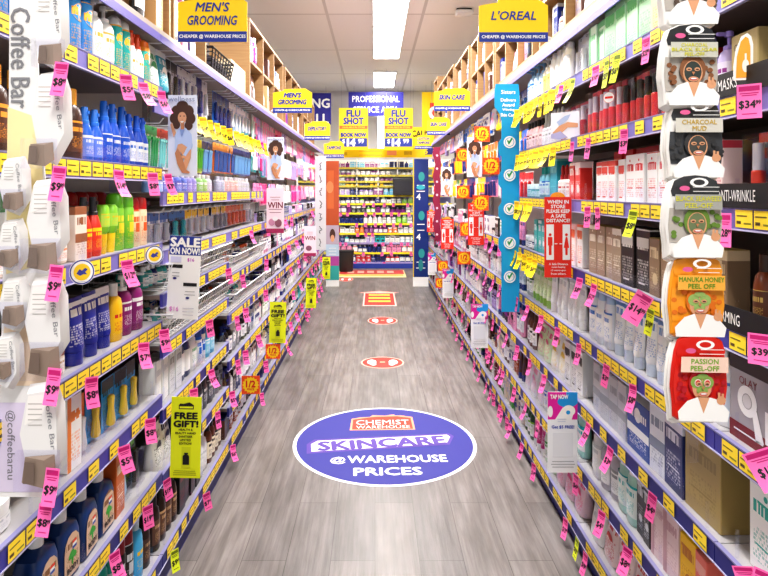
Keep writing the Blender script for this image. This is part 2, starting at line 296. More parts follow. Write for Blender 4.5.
def product(p, loc, rz, label, group, parts=True, detail=True, extra=None):
    """one product: its main mesh with its parts as children; small far ones keep their parts in one mesh"""
    g = geo(p.kind, p.w, p.d, p.h, detail, 4 if ' gift box' in p.look else sum(map(ord, p.look)) % 5); root = None
    if not parts: g = g[:1] + [x for x in g[1:] if x[2] in ('cap', 'lab', 'acc')][:2]
    for i, (name, me, role) in enumerate(g):
        o = bpy.data.objects.new(NAME[p.kind] if i == 0 else name, me); COLL.objects.link(o)
        col = p.col.get(role, (1, 1, 1, 1)); acc = p.col['acc']
        if role == 'acc': col = p.col['body']
        o.color = col; o['accent'] = [acc[0], acc[1], acc[2]]
        if root is None: root = o; o.location = loc; o.rotation_euler.z = rz
        else: o.parent = root
    tag(root, label, CAT[p.kind], group); return root
# ---------------------------------------------------------------- room
ZC, YB = 3.7, 13.2
fl = MB(); fl.add([(-6,-4,0),(6,-4,0),(6,YB,0),(-6,YB,0)], [(0,1,2,3)], floor_material()); struct(fl.build('floor'))
ce = MB(); ce.add([(-6,-4,ZC),(-6,YB,ZC),(6,YB,ZC),(6,-4,ZC)], [(0,1,2,3)], ceiling_material()); struct(ce.build('ceiling'))
wl = paint('dcd8d4', .7)
struct(MB().box(-6, 6, YB, YB+.1, 0, ZC, wl).build('wall_back'))
struct(MB().box(-6.1, -6, -4, YB, 0, ZC, wl).build('wall_left')); struct(MB().box(6, 6.1, -4, YB, 0, ZC, wl).build('wall_right'))
# ceiling lights: flat panels in a row above the aisle, each with a lamp in it
GLOW = paint('ffffff', .5, 0, 5.0); FRAME = paint('e8e8e8', .4)
def lamp_at(x, y, z, sx, sy, w):
    l = bpy.data.lights.new('ceiling_lamp', 'AREA'); l.shape = 'RECTANGLE'; l.size = sx; l.size_y = sy; l.energy = w; l.color = (1, .985, .96)
    o = bpy.data.objects.new('ceiling_lamp', l); COLL.objects.link(o); o.location = (x, y, z)
names = {5.99: 'flat white ceiling light panel over the aisle, its end just above the view', 7.93: 'second lit ceiling panel over the aisle, joined to the nearest one', 10.95: 'shorter lit ceiling panel beyond a gap, nearest the back wall'}
for y0, ln in ((-1.9, 1.86), (2.1, 1.86), (4.04, 1.86), (5.99, 1.86), (7.93, 1.86), (10.95, 1.6)):
    if y0 in names:
        p = MB().box(-.03, .4, y0, y0+ln, ZC-.03, ZC-.002, FRAME).build('ceiling_light'); tag(p, names[y0], 'ceiling light', 'ceiling light panels')
        MB().box(-.015, .385, y0+.02, y0+ln-.02, ZC-.036, ZC-.0305, GLOW).build('diffuser', p)
    lamp_at(.185, y0+ln/2, ZC-.05, .36, ln-.1, 62 if y0 < 5 else 36 if y0 < 9 else 18)
for x in (-3.2, 3.4):
    for y in (1, 5, 9, 12): lamp_at(x, y, ZC-.04, .5, 2.5, 60 if y < 8 else 26)
# ---------------------------------------------------------------- shelving
LB = [1.2 + k for k in range(9)]; RB = [.45 + k for k in range(10)]
NB = ['nearest', 'second', 'third', 'fourth', 'fifth', 'sixth', 'seventh', 'eighth', 'farthest']
def bay_name(side, b): return f"{'farthest' if (side == 'L' and b == 7) else NB[b]} {'left' if side == 'L' else 'right'} bay"
def S(side): return (-1, LA) if side == 'L' else (1, RA)
LZ = {0: [.124,.436,.72,.994,1.284,1.56,1.856], 1: [.124,.42,.66,.90,1.09,1.25,1.47]}
for b in range(2, 8): LZ[b] = [.124,.30,.55,.80,1.01,1.25] + ([1.47] if b == 2 else [])
RZ = {b: [.105,.355,.616,.89,1.153,1.437,1.698,1.956] for b in range(3)}
for b in range(3, 9): RZ[b] = [.105,.355,.616,.89,1.153]
ZTAB = {'L': LZ, 'R': RZ}
def shelf_name(side, b, k):
    n = len(ZTAB[side][b])
    return 'bottom shelf' if k == 0 else ('top shelf' if k == n-1 else f'{ORD[n-1-k]} shelf down')
def yrange(side, b): e = LB if side == 'L' else RB; return e[b], e[b+1]
lab = MB(); lab.rect(-.031, .031, -.02, .02, paint('ffdf3a', .5)); lab.rect(-.026, .012, .005, .008, paint('6a5a20'), -.0004); lab.rect(-.026, -.01, -.012, -.005, paint('5a4a20'), -.0004); lab.rect(0, .026, -.012, -.008, paint('8a8a20'), -.0004)
LABEL_ME = lab.mesh('price_label')
BAYS = {}
def bay(side, b):
    s, a = S(side); y0, y1 = yrange(side, b); ztop = 2.10 if side == 'L' else 2.20; n = bay_name(side, b)
    root = empty('shelving_bay', (s*(a+.25), (y0+y1)/2, 0)); BAYS[side, b] = root
    tag(root, f'metal store shelving bay on the {"left" if side == "L" else "right"} of the aisle, the {n}', 'shelving', 'shelving bays along the aisle')
    inv = Matrix.Translation(root.location).inverted()
    def part(name, m): m.T = None; m.v = [inv @ p for p in m.v]; return m.build(name, root)
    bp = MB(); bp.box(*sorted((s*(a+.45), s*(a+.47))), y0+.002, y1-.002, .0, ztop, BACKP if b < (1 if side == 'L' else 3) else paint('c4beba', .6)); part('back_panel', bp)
    for yy in (y0+.012, y1-.012):
        m = MB(); m.box(*sorted((s*(a+.42), s*(a+.448))), yy-.01, yy+.01, 0, ztop, CHROME); part('upright', m)
    m = MB(); m.box(*sorted((s*(a+.01), s*(a+.02))), y0+.001, y1-.001, 0, ZTAB[side][b][0]-.045, NAVY); part('plinth', m)
    m = MB(); x0, x1, x2 = s*(a+.0), s*(a+.1), s*(a+.45)
    m.box(*sorted((x0, x2)), y0+.001, y1-.001, ztop-.02, ztop, paint('b3a89f', .6)); part('canopy_shelf', m)
    m = MB(); zt = ztop
    x1 = s*(a+.04); m.add([(x0,y0,zt-.025),(x0,y1,zt-.025),(x1,y1,zt+.008),(x1,y0,zt+.008)], [(0,1,2,3) if s > 0 else (3,2,1,0)], WHITE if (side, b) != ('L', 0) else paint('f0dfc0'))
    m.box(*sorted((x0, x0-s*.006)), y0+.001, y1-.001, zt-.05, zt-.022, LILAC); part('fascia', m)
    return root
def shelf(side, b, k, fence=True, label=True):
    s, a = S(side); y0, y1 = yrange(side, b); z = ZTAB[side][b][k]+.02; yc = (y0+y1)/2; sn = shelf_name(side, b, k); n = bay_name(side, b)
    m = MB(); d = .41
    m.box(0, d, -.498, .498, -.018, -.004, UNDER_SHADE); m.box(0, d, -.498, .498, -.004, 0, SHELFTOP if yc < 2.4 else paint('94918f', .55)); m.box(d-.03, d, -.498, .498, -.05, -.018, UNDER_SHADE)  # tops past the near bays get a darker copy, shade put into the colour
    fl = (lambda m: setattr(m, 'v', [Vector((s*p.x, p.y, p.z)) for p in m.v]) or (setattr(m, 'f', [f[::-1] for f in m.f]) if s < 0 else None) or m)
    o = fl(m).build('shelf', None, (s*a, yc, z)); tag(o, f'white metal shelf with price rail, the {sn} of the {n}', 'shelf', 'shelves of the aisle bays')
    m = MB(); m.box(-.012, -.001, -.498, .498, -.046, -.0, LILAC if z > 1.2 else NAVY if z < .7 else paint('45429c', .5)); m.box(-.0135, -.001, -.498, .498, -.0, .004, paint('8582ae', .4)); m.box(-.0135, -.001, -.498, .498, -.05, -.046, paint('c9c6e8', .2)); rail = fl(m).build('price_rail', o)  # rail paler high up, darker low down: fall of light painted into its colour
    if fence:
        m = MB(); m.add([(0, -.495, .004), (0, .495, .004), (0, .495, .05), (0, -.495, .05)], [(3, 2, 1, 0)], M_CLEAR)
        if yc < 4.3:
            for q in range(8): m.box(.001, .009, -.44+q*.125, -.437+q*.125, .004, .07, M_CLEAR)
        fl(m).build('clear_fence', o)
    if label:
        if yc < 4.3:
            q = -.44 + R.random()*.05
            while q < .46:
                l = link('price_label', LABEL_ME, rail, (-s*.0145, q, -.022), -s*PI/2); q += R.choice((.067, .067, .067, .07, .07, .12) if z > .9 else (.067, .07, .1, .13, .16))
        elif yc < 9.4:
            m = MB(); q = -.45
            while q < .46: m.add([(-.0145, q-.03, -.04), (-.0145, q+.03, -.04), (-.0145, q+.03, -.006), (-.0145, q-.03, -.006)], [(3, 2, 1, 0)], YELLOW); q += R.choice((.08, .1, .14))
            fl(m).build('price_labels', rail)['kind'] = 'stuff'
    return o
for b in range(8): bay('L', b)
for b in range(9): bay('R', b)
for sd, nb in (('L', 8), ('R', 9)):
    for b in range(nb):
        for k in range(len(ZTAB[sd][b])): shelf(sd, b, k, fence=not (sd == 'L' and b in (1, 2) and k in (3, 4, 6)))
# ---------------------------------------------------------------- rows of products
IDX = {}
FIT = True
def fit(p, room):
    h = p.h if p.kind in ('jar', 'rollon') else max(p.h, min(R.uniform(.74, .9)*room, p.h*1.35)) if room < 1 and FIT else p.h
    if h <= room-.003 and h == p.h: return p
    q = Pr(p.kind, p.look, p.w, p.d, round(min(h, room-.003), 3), 'red'); q.col = p.col; return q
def row(side, b, k, items, y0=None, y1=None, gap=.006, parts=None, back=False, depth=0, lift=0):
    s, a = S(side); e0, e1 = yrange(side, b); y = (e0 if y0 is None else y0)+.012; y1 = (e1 if y1 is None else y1)-.008
    z = ZTAB[side][b][k]+.0205+lift; sn, n = shelf_name(side, b, k), bay_name(side, b); near = e0 < 3.4
    zs = ZTAB[side][b]; room = (zs[k+1]-.04 if k+1 < len(zs) else (2.075 if side == 'L' else 2.17) if e0 < (2.1 if side == 'L' else 3.4) else 9)-z
    if back: depth = max(depth, .12)
    for p, cnt in items:
        p = fit(p, room)
        for _ in range(cnt):
            if y+p.w > y1: return
            key = (side, b, k, back); i = IDX.get(key, 0); IDX[key] = i+1
            x = s*(a+.014+p.d/2+R.random()*.01+depth); 
            lb = f'{p.look}, {ORD[i]} ' + (f'in back row, {sn}, {n}' if back else f'along {sn}, {n}')
            product(p, (x, y+p.w/2, z), -s*PI/2+R.uniform(-.06, .06), lb, f'{p.look} on the {sn} of the {n}', near if parts is None else parts, near)
            y += p.w+gap
def hang(side, b, r, ztop, items, y0=None, y1=None, gap=.008, parts=None, depth=.07, hooks=True):
    s, a = S(side); e0, e1 = yrange(side, b); y = (e0 if y0 is None else y0)+.015; y1 = (e1 if y1 is None else y1)-.008; n = bay_name(side, b); near = e0 < 3.4; root = BAYS[side, b]
    for p, cnt in items:
        for _ in range(cnt):
            if y+p.w > y1: return
            key = (side, b, 'h', r); i = IDX.get(key, 0); IDX[key] = i+1; x = s*(a+depth)
            product(p, (x, y+p.w/2, ztop-p.h), -s*PI/2+R.uniform(-.08, .08), f'{p.look}, {ORD[i]} along {ORD[r]} hook row, {n}', f'{p.look} in the {ORD[r]} hook row of the {n}', near if parts is None else parts, near)
            if hooks and near:
                q = root.location; m = MB(); m.tube([(s*(a+.448)-q.x, y+p.w/2-q.y, ztop+.004), (s*(a+.02)-q.x, y+p.w/2-q.y, ztop+.004), (s*(a+.005)-q.x, y+p.w/2-q.y, ztop+.022)], .0025, WIRE); m.build('peg_hook', root)
            y += p.w+gap
# ---------------------------------------------------------------- price tickets
TK = {}
def ticket_mesh(col, price, w, h, bend):
    k = (col, price, w, h, bend)
    if k not in TK:
        m = MB(); m.warp = lambda p: (p.x, p.y - bend*((-p.z)/h)**2*h - .004*math.sin(p.x/w*2.4), p.z)
        pm = paint({'pink': 'ff74ba', 'yellow': 'e6f22e', 'gold': 'ffe31a'}[col], .5); dk = paint({'pink': 'c01470', 'yellow': '6a7a10', 'gold': 'd8a010'}[col], .5)
        m.rect(-w/2, w/2, -h, 0, pm, 0, 5); m.rect(-w*.42, w*.42, -h*.2, -h*.06, dk, -.0006, 2); m.rect(-w*.38, w*.38, -h*.28, -h*.25, dk, -.0006); m.rect(-w*.3, w*.3, -h*.34, -h*.31, dk, -.0006)
        a, c = price.split('.'); m.text('$' + a, -w*.08, -h*.6, h*.25, INK, -.0008, w*.66, .03); m.text(c, w*.36, -h*.54, h*.12, INK, -.0008, w*.2, .03); m.rect(-w*.3, w*.3, -h*.88, -h*.85, dk, -.0006)
        TK[k] = m.mesh('price_ticket')
    return TK[k]
PRICES = ['3.99', '5.49', '8.99', '12.99', '14.99', '22.99', '6.49', '9.69', '19.99', '4.29', '7.99', '10.49']
TI = {}
COLN = dict(pink='pink', yellow='fluoro yellow', gold='yellow')
def ticket(side, b, z, y, where, col='pink', w=.037, h=.08, price=None, rz=None, bend=None, size='', dx=0):
    s, a = S(side); price = price or R.choice(PRICES); bend = R.choice((0.1, .25, .4)) if bend is None else bend
    r = -s*(PI/2-R.uniform(.2, .65)) if rz is None else rz
    k = (side, b, where, col); i = TI.get(k, 0); TI[k] = i+1
    o = link('hanging_price_ticket', ticket_mesh(col, price, w, h, bend), None, (s*(a-.022-w*.28-dx), y, z), r); o.rotation_euler.x = R.uniform(-.08, .05); o.rotation_euler.y = R.uniform(-.12, .12)
    tag(o, f'{size}{COLN[col]} ticket priced {price}, {ORD[i]} along {where}, {bay_name(side, b)}', 'price ticket', f'{COLN[col]} price tickets on the {where} of the {bay_name(side, b)}')
    return o
def bay_at(side, y):
    e = LB if side == 'L' else RB
    for k in range(len(e)-1):
        if e[k] <= y < e[k+1]: return k
    return None
def rail_tickets(side, k, pxs, col='pink', **kw):
    """tickets on the rail of level k at the depths seen in the photo"""
    a = S(side)[1]; s = S(side)[0]
    for px in pxs:
        y = F*a/abs(CX-px)
        b = bay_at(side, y)
        if b is None or k >= len(ZTAB[side][b]): continue
        ticket(side, b, ZTAB[side][b][k]-.0, y, shelf_name(side, b, k).replace('shelf', 'rail'), col, **kw)
rail_tickets('L', 6, (115, 133, 152)); rail_tickets('L', 5, (108, 143, 159)); rail_tickets('L', 4, (116,)); rail_tickets('L', 3, (80, 134, 155)); rail_tickets('L', 2, (113, 141, 168))
rail_tickets('L', 1, (48, 103, 138, 158, 211, 226)); rail_tickets('L', 0, (119, 199, 227, 257, 284, 296, 303)); rail_tickets('L', 0, (166,), 'yellow')
rail_tickets('L', 2, (186, 204, 232, 240, 253, 268)); rail_tickets('L', 3, (202, 231, 240, 261, 274)); rail_tickets('L', 4, (222, 237, 262)); rail_tickets('L', 5, (246, 263, 271, 281, 288))
rail_tickets('L', 1, (261, 270, 279, 287, 293, 299)); rail_tickets('L', 2, (281, 290, 297)); rail_tickets('L', 3, (287, 295, 302)); rail_tickets('L', 4, (285, 293, 300))
rail_tickets('R', 7, (604.5, 569, 657)); rail_tickets('R', 7, (581, 616, 627.5), 'yellow', h=.1); rail_tickets('R', 7, (519, 523.5, 528, 533, 538, 543, 548, 554, 560), 'gold', w=.05, h=.1)
rail_tickets('R', 6, (580, 597, 634)); rail_tickets('R', 6, (520, 524, 528.5, 533, 538, 543, 549, 555, 561), 'gold', w=.05, h=.09)
rail_tickets('R', 5, (596, 606)); rail_tickets('R', 5, (644,), 'yellow', h=.085); rail_tickets('R', 5, (519, 523, 528, 533, 537), 'gold', w=.05, h=.1)
rail_tickets('R', 4, (588, 603)); rail_tickets('R', 4, (662,), 'yellow'); rail_tickets('R', 4, (521, 526, 531, 537, 542), 'gold', w=.05, h=.09)
rail_tickets('R', 3, (523, 534, 548, 565, 587, 616, 643)); rail_tickets('R', 2, (523, 536, 551, 579, 597, 620, 664)); rail_tickets('R', 1, (494, 508, 520, 532, 545, 584, 611, 638)); rail_tickets('R', 0, (479, 495, 507, 516, 528, 540, 573, 594)); rail_tickets('R', 0, (585.5,), 'yellow')
for k in range(5): rail_tickets('R', k, [512, 505, 498, 491, 484, 478, 472, 466, 461, 456, 451, 447, 443, 440][(k % 2):])
for k in range(6): rail_tickets('L', k, [305, 309, 313, 316, 319][(k % 2):])
# large tickets near the camera on the right
def near_ticket(px, py, Y, w, h, price, rz, lbl, bend=.15, ry=0):
    o = link('hanging_price_ticket', ticket_mesh('pink', price, w, h, bend), None, at(px, py, Y), rz); o.rotation_euler.y = ry; tag(o, lbl, 'price ticket', 'large pink tickets at the near end'); return o
near_ticket(749, 84, 1.27, .045, .075, '34.99', -.5, 'large pink ticket priced 34.99 on the rail under the MASKS strip')
near_ticket(724, 213, 1.37, .03, .078, '28.99', -.6, 'large pink ticket on the rail under the ANTI-WRINKLE strip')
near_ticket(762, 334, 1.22, .05, .062, '39.99', -.5, 'large pink ticket priced 39.99 on the rail under the FIRMING strip')
near_ticket(757, 450, 1.26, .065, .07, '17.99', -.3, 'large pink ticket with a lifted corner in front of the gold box', .5, -.5)
near_ticket(646, 294, 1.75, .05, .085, '14.99', -.5, 'pink ticket blown up at an angle left of the orange face pack', .7, .5)
near_ticket(768, 572, 1.25, .05, .07, '24.99', -.4, 'pink ticket at the very bottom of the near right rails', .2, .2)
near_ticket(742, 566, 1.28, .04, .05, '11.49', -.4, 'small pink ticket below the teal shelf edge at the near right', .2, -.3)
# ---------------------------------------------------------------- nearest left bay, shelf by shelf from the near end
P = Pr
FIT = False
row('L', 0, 6, [(P('suncan', 'blue sunscreen can', .06, .06, .19, '3a9be0', '2b86d0', 'white', 'fdb92e'), 4)], 1.28); IDXo = IDX
row('L', 0, 6, [(P('suncan', 'blue can with yellow badge', .058, .058, .19, '3a9be0', '2b86d0', 'white', 'fdb92e'), 2), (P('pump', 'tall white sunscreen bottle', .07, .06, .205, 'white', 'white', 'fdf8ee', 'f2b84a'), 2),
    (P('suncan', 'teal can with yellow badge', .052, .052, .185, '17b5b0', 'e8e8e8', 'white', 'fdb92e'), 2), (P('spray', 'white spray with orange head', .05, .045, .17, 'white', 'f0562a', 'white', 'f2b84a'), 2),
    (P('suncan', 'orange and teal sunscreen can', .055, .055, .165, '31c4b4', 'f47b20', 'white', 'f59a30'), 2), (P('can', 'green can with orange cap', .062, .062, .175, '6cbf3a', 'f4642a', 'white', 'fff1d0'), 1)], 1.6)
row('L', 0, 5, [(P('bottle', 'dark brown tanning bottle', .07, .05, .2, '43261c', 'fbb03b', '5a3424', 'f7a23b'), 3)], 1.27)
row('L', 0, 5, [(P('bottle', 'dark brown tanning bottle', .07, .05, .2, '43261c', 'fbb03b', '5a3424', 'f7a23b'), 1), (P('spray', 'short blue sunscreen spray', .055, .045, .16, '1f63d0', '3a86e8', '6d8fe8', 'f4f4f2'), 2), (P('spray', 'tall blue sunscreen spray', .06, .05, .195, '1659cc', '2a78e0', '1659cc', 'f4f4f2'), 3),
    (P('spray', 'blue spray with white badge', .05, .045, .18, '1d50c0', '2a6ce0', 'f0f3f6', '1f6fd1'), 4), (P('tube', 'blue sunscreen tube', .055, .035, .17, '1f5fd0', 'navy', 'white', 'f6a63c'), 3)], 1.6)
row('L', 0, 5, [(P('bottle', 'blue lotion bottle', .06, .04, .185, '2457c4', '2a62d0'), 10)], 1.5, back=True, depth=.13, parts=False)
row('L', 0, 4, [(P('jar', 'tan tub with brown lid', .08, .08, .09, 'f0dcc6', 'a8653c', 'f7efe6', 'f58a3a'), 4)], 1.26)
row('L', 0, 4, [(P('carton', 'brown and white soap box', .065, .06, .15, 'f1e3d6', 'brown', 'white', 'a0623e'), 1), (P('spray', 'red insect spray with black collar', .05, .045, .175, 'e23b2a', '3a3a40', 'f0482a', 'fce11a'), 2), (P('rollon', 'green roll-on with yellow cap', .05, .05, .15, '8ed63a', 'fcd82a', 'b6e45a', 'f2d21a'), 2),
    (P('can', 'tall lime green spray can', .058, .058, .185, '86cf3a', '6cc22a', 'white', 'f4e43a'), 2), (P('can', 'cream can with red cap', .052, .052, .17, 'f6d9b4', 'c41a22', 'white', 'e8642a'), 3), (P('can', 'tall orange can with red cap', .055, .055, .21, 'f4b25a', 'd0202a', 'white', 'fff3d8'), 2)], 1.6)
row('L', 0, 4, [(P('can', 'green lidded spray can', .06, .06, .19, 'f0f0ea', '4f9e30', 'white', 'green'), 4), (P('can', 'dark red capped spray can', .06, .06, .19, 'f3c98a', 'b0151d', 'white', 'red'), 5)], 1.5, back=True, depth=.12, parts=False)
row('L', 0, 3, [(P('jar', 'cream tub with brown lid', .075, .075, .085, 'f2e2cf', '96552f', 'f7efe6', 'tan'), 4)], 1.26)
row('L', 0, 3, [(P('tube', 'navy tube with white top', .085, .05, .185, '26309a', '26309a', 'white', 'f3f1ee'), 3), (P('bottle', 'yellow tube with red print', .07, .05, .185, 'f9c31c', 'f0eee8', 'f9c31c', 'd8232a'), 1),
    (P('pump', 'purple pump with white label', .075, .06, .2, '8c1f70', 'white', '93297a', 'f4f4f2'), 2), (P('jar', 'square white cream jar', .07, .06, .09, '96307e', 'white', 'b04a98', 'white'), 1), (P('flask', 'magenta bottle with white cap', .06, .045, .18, '93297a', 'white', 'a8428e', 'f4f4f2'), 4)], 1.6)
row('L', 0, 2, [(P('jar', 'wide plain white jar', .13, .13, .07, 'white', 'white', 'white', 'silver'), 1)], 1.24)
row('L', 0, 2, [(P('carton', 'white sunscreen carton', .07, .05, .2, 'f6f3ee', 'white', 'white', 'f08a3a'), 1), (P('blister', 'orange earplug pack', .09, .05, .165, 'f26a28', 'dcdad6', 'white', 'f47b20'), 1),
    (P('blister', 'sky blue earplug pack', .085, .045, .165, '2aa3e6', 'e8c43a', 'white', '17171a'), 5), (P('pouch', 'white pouch with blue print', .09, .05, .18, 'eef1f2', 'white', 'white', '2a62b8'), 1), (P('carton', 'light grey white carton', .075, .06, .19, 'e4e4e4', 'white', 'white', 'silver'), 1)], 1.57)
row('L', 0, 1, [(P('jug', 'navy after-sun jug', .1, .065, .2, '17386f', 'f1f1f1', 'd9b999', '8a5a2a'), 1)], 1.27); 
row('L', 0, 1, [(P('jug', 'navy after-sun jug', .105, .07, .185, '17386f', 'f1f1f1', 'd9b999', '8a5a2a'), 4), (P('carton', 'rust orange carton', .07, .05, .2, 'c8622a', 'orange', 'white', 'f4e6d6'), 1), (P('blister', 'sky blue pack', .085, .05, .21, '2f9be0', 'b9dff5', 'white', '17171a'), 1), (P('blister', 'black and green band pack', .11, .06, .2, '1c1f1c', '2c2c2c', 'white', '7ed321'), 1)], 1.42)
row('L', 0, 0, [(P('can', 'teal topped black can', .055, .055, .2, '23242a', '1fae9a', 'white', 'silver'), 3), (P('can', 'maroon topped black can', .055, .055, .22, '2a2326', '8e1826', 'white', 'silver'), 2), (P('bottle', 'sky blue bottle', .07, .05, .22, '4ab0e2', 'cfe6f2', '4ab0e2', 'yellow'), 1), (P('bottle', 'dark hair dye bottle', .055, .045, .19, '2d1f1c', '3c2a22', '5a4038', 'tan'), 2)], 1.72)
FIT = True
# ---------------------------------------------------------------- random runs for the bays whose packs the photo shows too small to read
SZ = dict(bottle=(.058, .042, .16), flask=(.072, .046, .2), spray=(.052, .042, .19), pump=(.065, .05, .185), can=(.052, .052, .17), tube=(.055, .036, .16), jar=(.066, .066, .058), carton=(.062, .05, .13), pouch=(.1, .05, .16), blister=(.085, .04, .17), razor=(.085, .03, .19), dropper=(.036, .036, .11), tester=(.045, .045, .11), rollon=(.045, .045, .12))
KW = dict(bottle='bottle', flask='shampoo bottle', spray='spray bottle', pump='pump bottle', can='spray can', tube='tube', jar='jar', carton='carton', pouch='pouch', blister='card pack', razor='razor pack', dropper='dropper bottle', tester='lipstick box', rollon='roll-on')
RC = {}
NICE = dict(hotpink='hot pink', dgreen='dark green', clearish='pale', silver='silver grey')
def rnd(kinds, cols, caps=('white', 'black', 'silver', 'navy'), hmax=.2, sc=1.0):
    k, c, p = R.choice(kinds.split()), R.choice(cols.split()), R.choice(caps)
    w, d, h = SZ[k]; h = min(round(h*R.choice((.85, 1, 1.15)), 3), hmax); key = (k, c, p, h, sc)
    if key not in RC:
        lk = f'{NICE.get(c, c)} {KW[k]}' + (f' with {p}' if k not in ('carton', 'pouch', 'blister', 'razor', 'tester') else f' with {p}')
        lk += {'carton': ' print', 'pouch': ' print', 'blister': ' header', 'razor': ' header', 'tester': ' print', 'jar': ' lid'}.get(k, ' cap')
        if len(lk.split()) > 5: lk = lk.replace(' with', ',').replace(',', ' and') if 0 else ' '.join([w_ for w_ in lk.split() if w_ != 'with'])
        acc = p if p != 'white' or c in ('white', 'cream', 'clearish', 'silver', 'mint') else 'f4f4f2'
        if p == 'white' and c in ('white', 'cream', 'clearish', 'silver'): acc = R.choice(('navy', 'blue', 'pink', 'green', 'grey'))
        RC[key] = P(k, lk, round(w*sc, 3), d, h, c, p, 'white' if R.random() < .6 else c, acc)
    return RC[key]
def fill(kinds, cols, hmax=.2, n=12, caps=('white', 'black', 'silver', 'navy'), sc=1.0, run=(1, 2, 2, 3)): return [(rnd(kinds, cols, caps, hmax, sc), R.choice(run)) for _ in range(n)]
MEN = 'white navy blue black silver teal'
# second and third left bays: hook rows above, wire baskets in the middle, bottles below
WP = P('pouch', 'green and white wipes pouch', .13, .06, .17, 'eef2ee', 'white', 'white', '2f9e5a')
hang('L', 1, 0, 2.06, [(WP, 1), (P('pouch', 'teal wipes pouch', .1, .05, .16, '2a9ab0', 'white', 'white', 'f4f4f2'), 1)] + fill('blister', 'black white navy silver', .19, 6) + [(P('blister', 'blue clipper pack', .1, .05, .18, '2a62c8', 'silver', 'white', 'navy'), 3)])
hang('L', 1, 1, 1.75, [(P('razor', 'green razor pack', .08, .03, .165, 'e8f0ee', '2f9e5a', 'white', '3fae6a'), 2), (P('razor', 'white and teal razor pack', .08, .03, .165, 'eef4f4', '7fd0d0', 'white', 'c0392b'), 2), (P('razor', 'pale blue razor pack', .08, .03, .165, 'dfeef4', '5ab0d8', 'white', '3a6ab0'), 2), (P('razor', 'lime razor pack', .08, .03, .165, 'cfe84a', '4fa82a', 'white', 'f0e02a'), 3), (P('razor', 'blue razor pack', .08, .03, .165, '2f62b8', '7ab0e0', 'white', 'navy'), 3)])
hang('L', 2, 0, 2.04, fill('blister', 'blue teal sky navy', .19, 9) + [(P('blister', 'sky blue pack', .09, .05, .18, '4ab6dc', 'silver', 'white', 'teal'), 2)])
hang('L', 2, 1, 1.76, [(P('razor', 'orange razor pack', .085, .03, .165, 'f07a20', '3a62b0', 'white', 'f8a040'), 5), (P('razor', 'navy razor pack', .085, .03, .165, '2a4aa0', '7ab0e0', 'white', '1c2f7c'), 5), (P('razor', 'grey razor pack', .085, .03, .165, 'c8ccd0', '3a3a40', 'white', 'black'), 2)])
hang('L', 1, 2, 1.41, [(P('blister', 'white strip pack with blue foot', .1, .05, .13, 'f2f4f4', 'b9bcc0', 'white', '2a6ab8'), 3), (P('blister', 'black and teal pack', .1, .05, .13, '1d2224', 'teal', 'white', '2a7ac0'), 2), (P('blister', 'white pack with yellow flash', .095, .05, .13, 'eef0f0', 'silver', 'white', 'fcd116'), 4)])
hang('L', 2, 2, 1.41, [(P('blister', 'yellow and navy pack', .09, .05, .13, 'e8e8f0', 'grey', 'white', 'fcd116'), 3), (P('blister', 'orange blade pack', .09, .05, .13, 'f2c8a8', 'f06a30', 'white', 'f07030'), 5), (P('blister', 'white pack', .09, .05, .13, 'f2f2f2', 'silver', 'white', 'silver'), 2)])
for b in (1, 2):          # rail with yellow tickets between the two upper hook rows
    y0, y1 = yrange('L', b); q = BAYS['L', b].location; m = MB(); m.box(-LA-.03-q.x, -LA-.022-q.x, y0-q.y+.01, y1-q.y-.01, 1.79, 1.83, LILAC); m.build('hook_rail', BAYS['L', b])
    for i in range(8):
        ticket('L', b, 1.825, y0+.08+i*.12, 'hook rail', 'pink' if (b, i) in ((1, 1), (2, 6)) else 'gold', h=.09)
BIN = [('sky blue', '8fb8e4'), ('royal blue', '5a78d0'), ('lilac', '9a92d8'), ('green', '8cc85a'), ('clear grey', 'd8d4da'), ('salmon', 'eab8ac'), ('grey', 'c8c8cc')]
for b, ix in ((1, (0, 1, 1, 2, 3, 4)), (2, (4, 5, 5, 6, 4))):
    row('L', b, 6, [(P('bottle', f'{BIN[j][0]} travel bottle', .07, .045, .085, BIN[j][1], 'white', BIN[j][1], 'white'), 2) for j in ix], yrange('L', b)[0]+.035, yrange('L', b)[1]-.035, gap=.008, depth=.03)
    y0, y1 = yrange('L', b); z = LZ[b][6]+.0205
    m = MB(); m.box(-.008, -.006, -.47, .47, 0, .11, M_CLEAR); m.box(-.2, -.198, -.47, .47, 0, .11, M_CLEAR); m.box(-.2, -.006, -.47, -.468, 0, .11, M_CLEAR); m.box(-.2, -.006, .468, .47, 0, .11, M_CLEAR)
    o = m.build('acrylic_tray', None, (-LA, (y0+y1)/2, z)); tag(o, f'long clear acrylic tray holding travel bottles in the {bay_name("L", b)}', 'tray', 'clear trays for travel bottles')
def wire_basket(b, k, which):
    y0, y1 = yrange('L', b); m = MB(); z = 0.0; o = empty('wire_basket', (-LA, (y0+y1)/2, LZ[b][k]+.0205)); L = .47
    for zz, x0, r in ((.012, -.16, .003), (.11, .025, .0035), (.075, .012, .002), (.04, .0, .002)):
        xa = .0 if zz < .02 else zz*.35; m.tube([(xa, -L, zz), (xa, L, zz), (-.3, L, zz), (-.3, -L, zz), (xa, -L, zz)], r, WIRE, 4)
    m.build('basket_rim', o)
    m = MB()
    for q in range(22):
        y = -L + q*2*L/21; m.tube([(.0386, y, .11), (0, y, .012), (-.3, y, .012), (-.3, y, .11)], .0024, WIRE, 4)
    m.build('wire_mesh', o)
    m = MB()
    for q in (-.3, 0, .3): m.tube([(.036, q, .11), (-.12, q+.05, .1), (-.3, q, .11)], .002, WIRE, 4)
    m.build('divider_wire', o)
    tag(o, f'white wire basket of small grooming items, the {which} of two in the {bay_name("L", b)}', 'wire basket', 'white wire baskets')
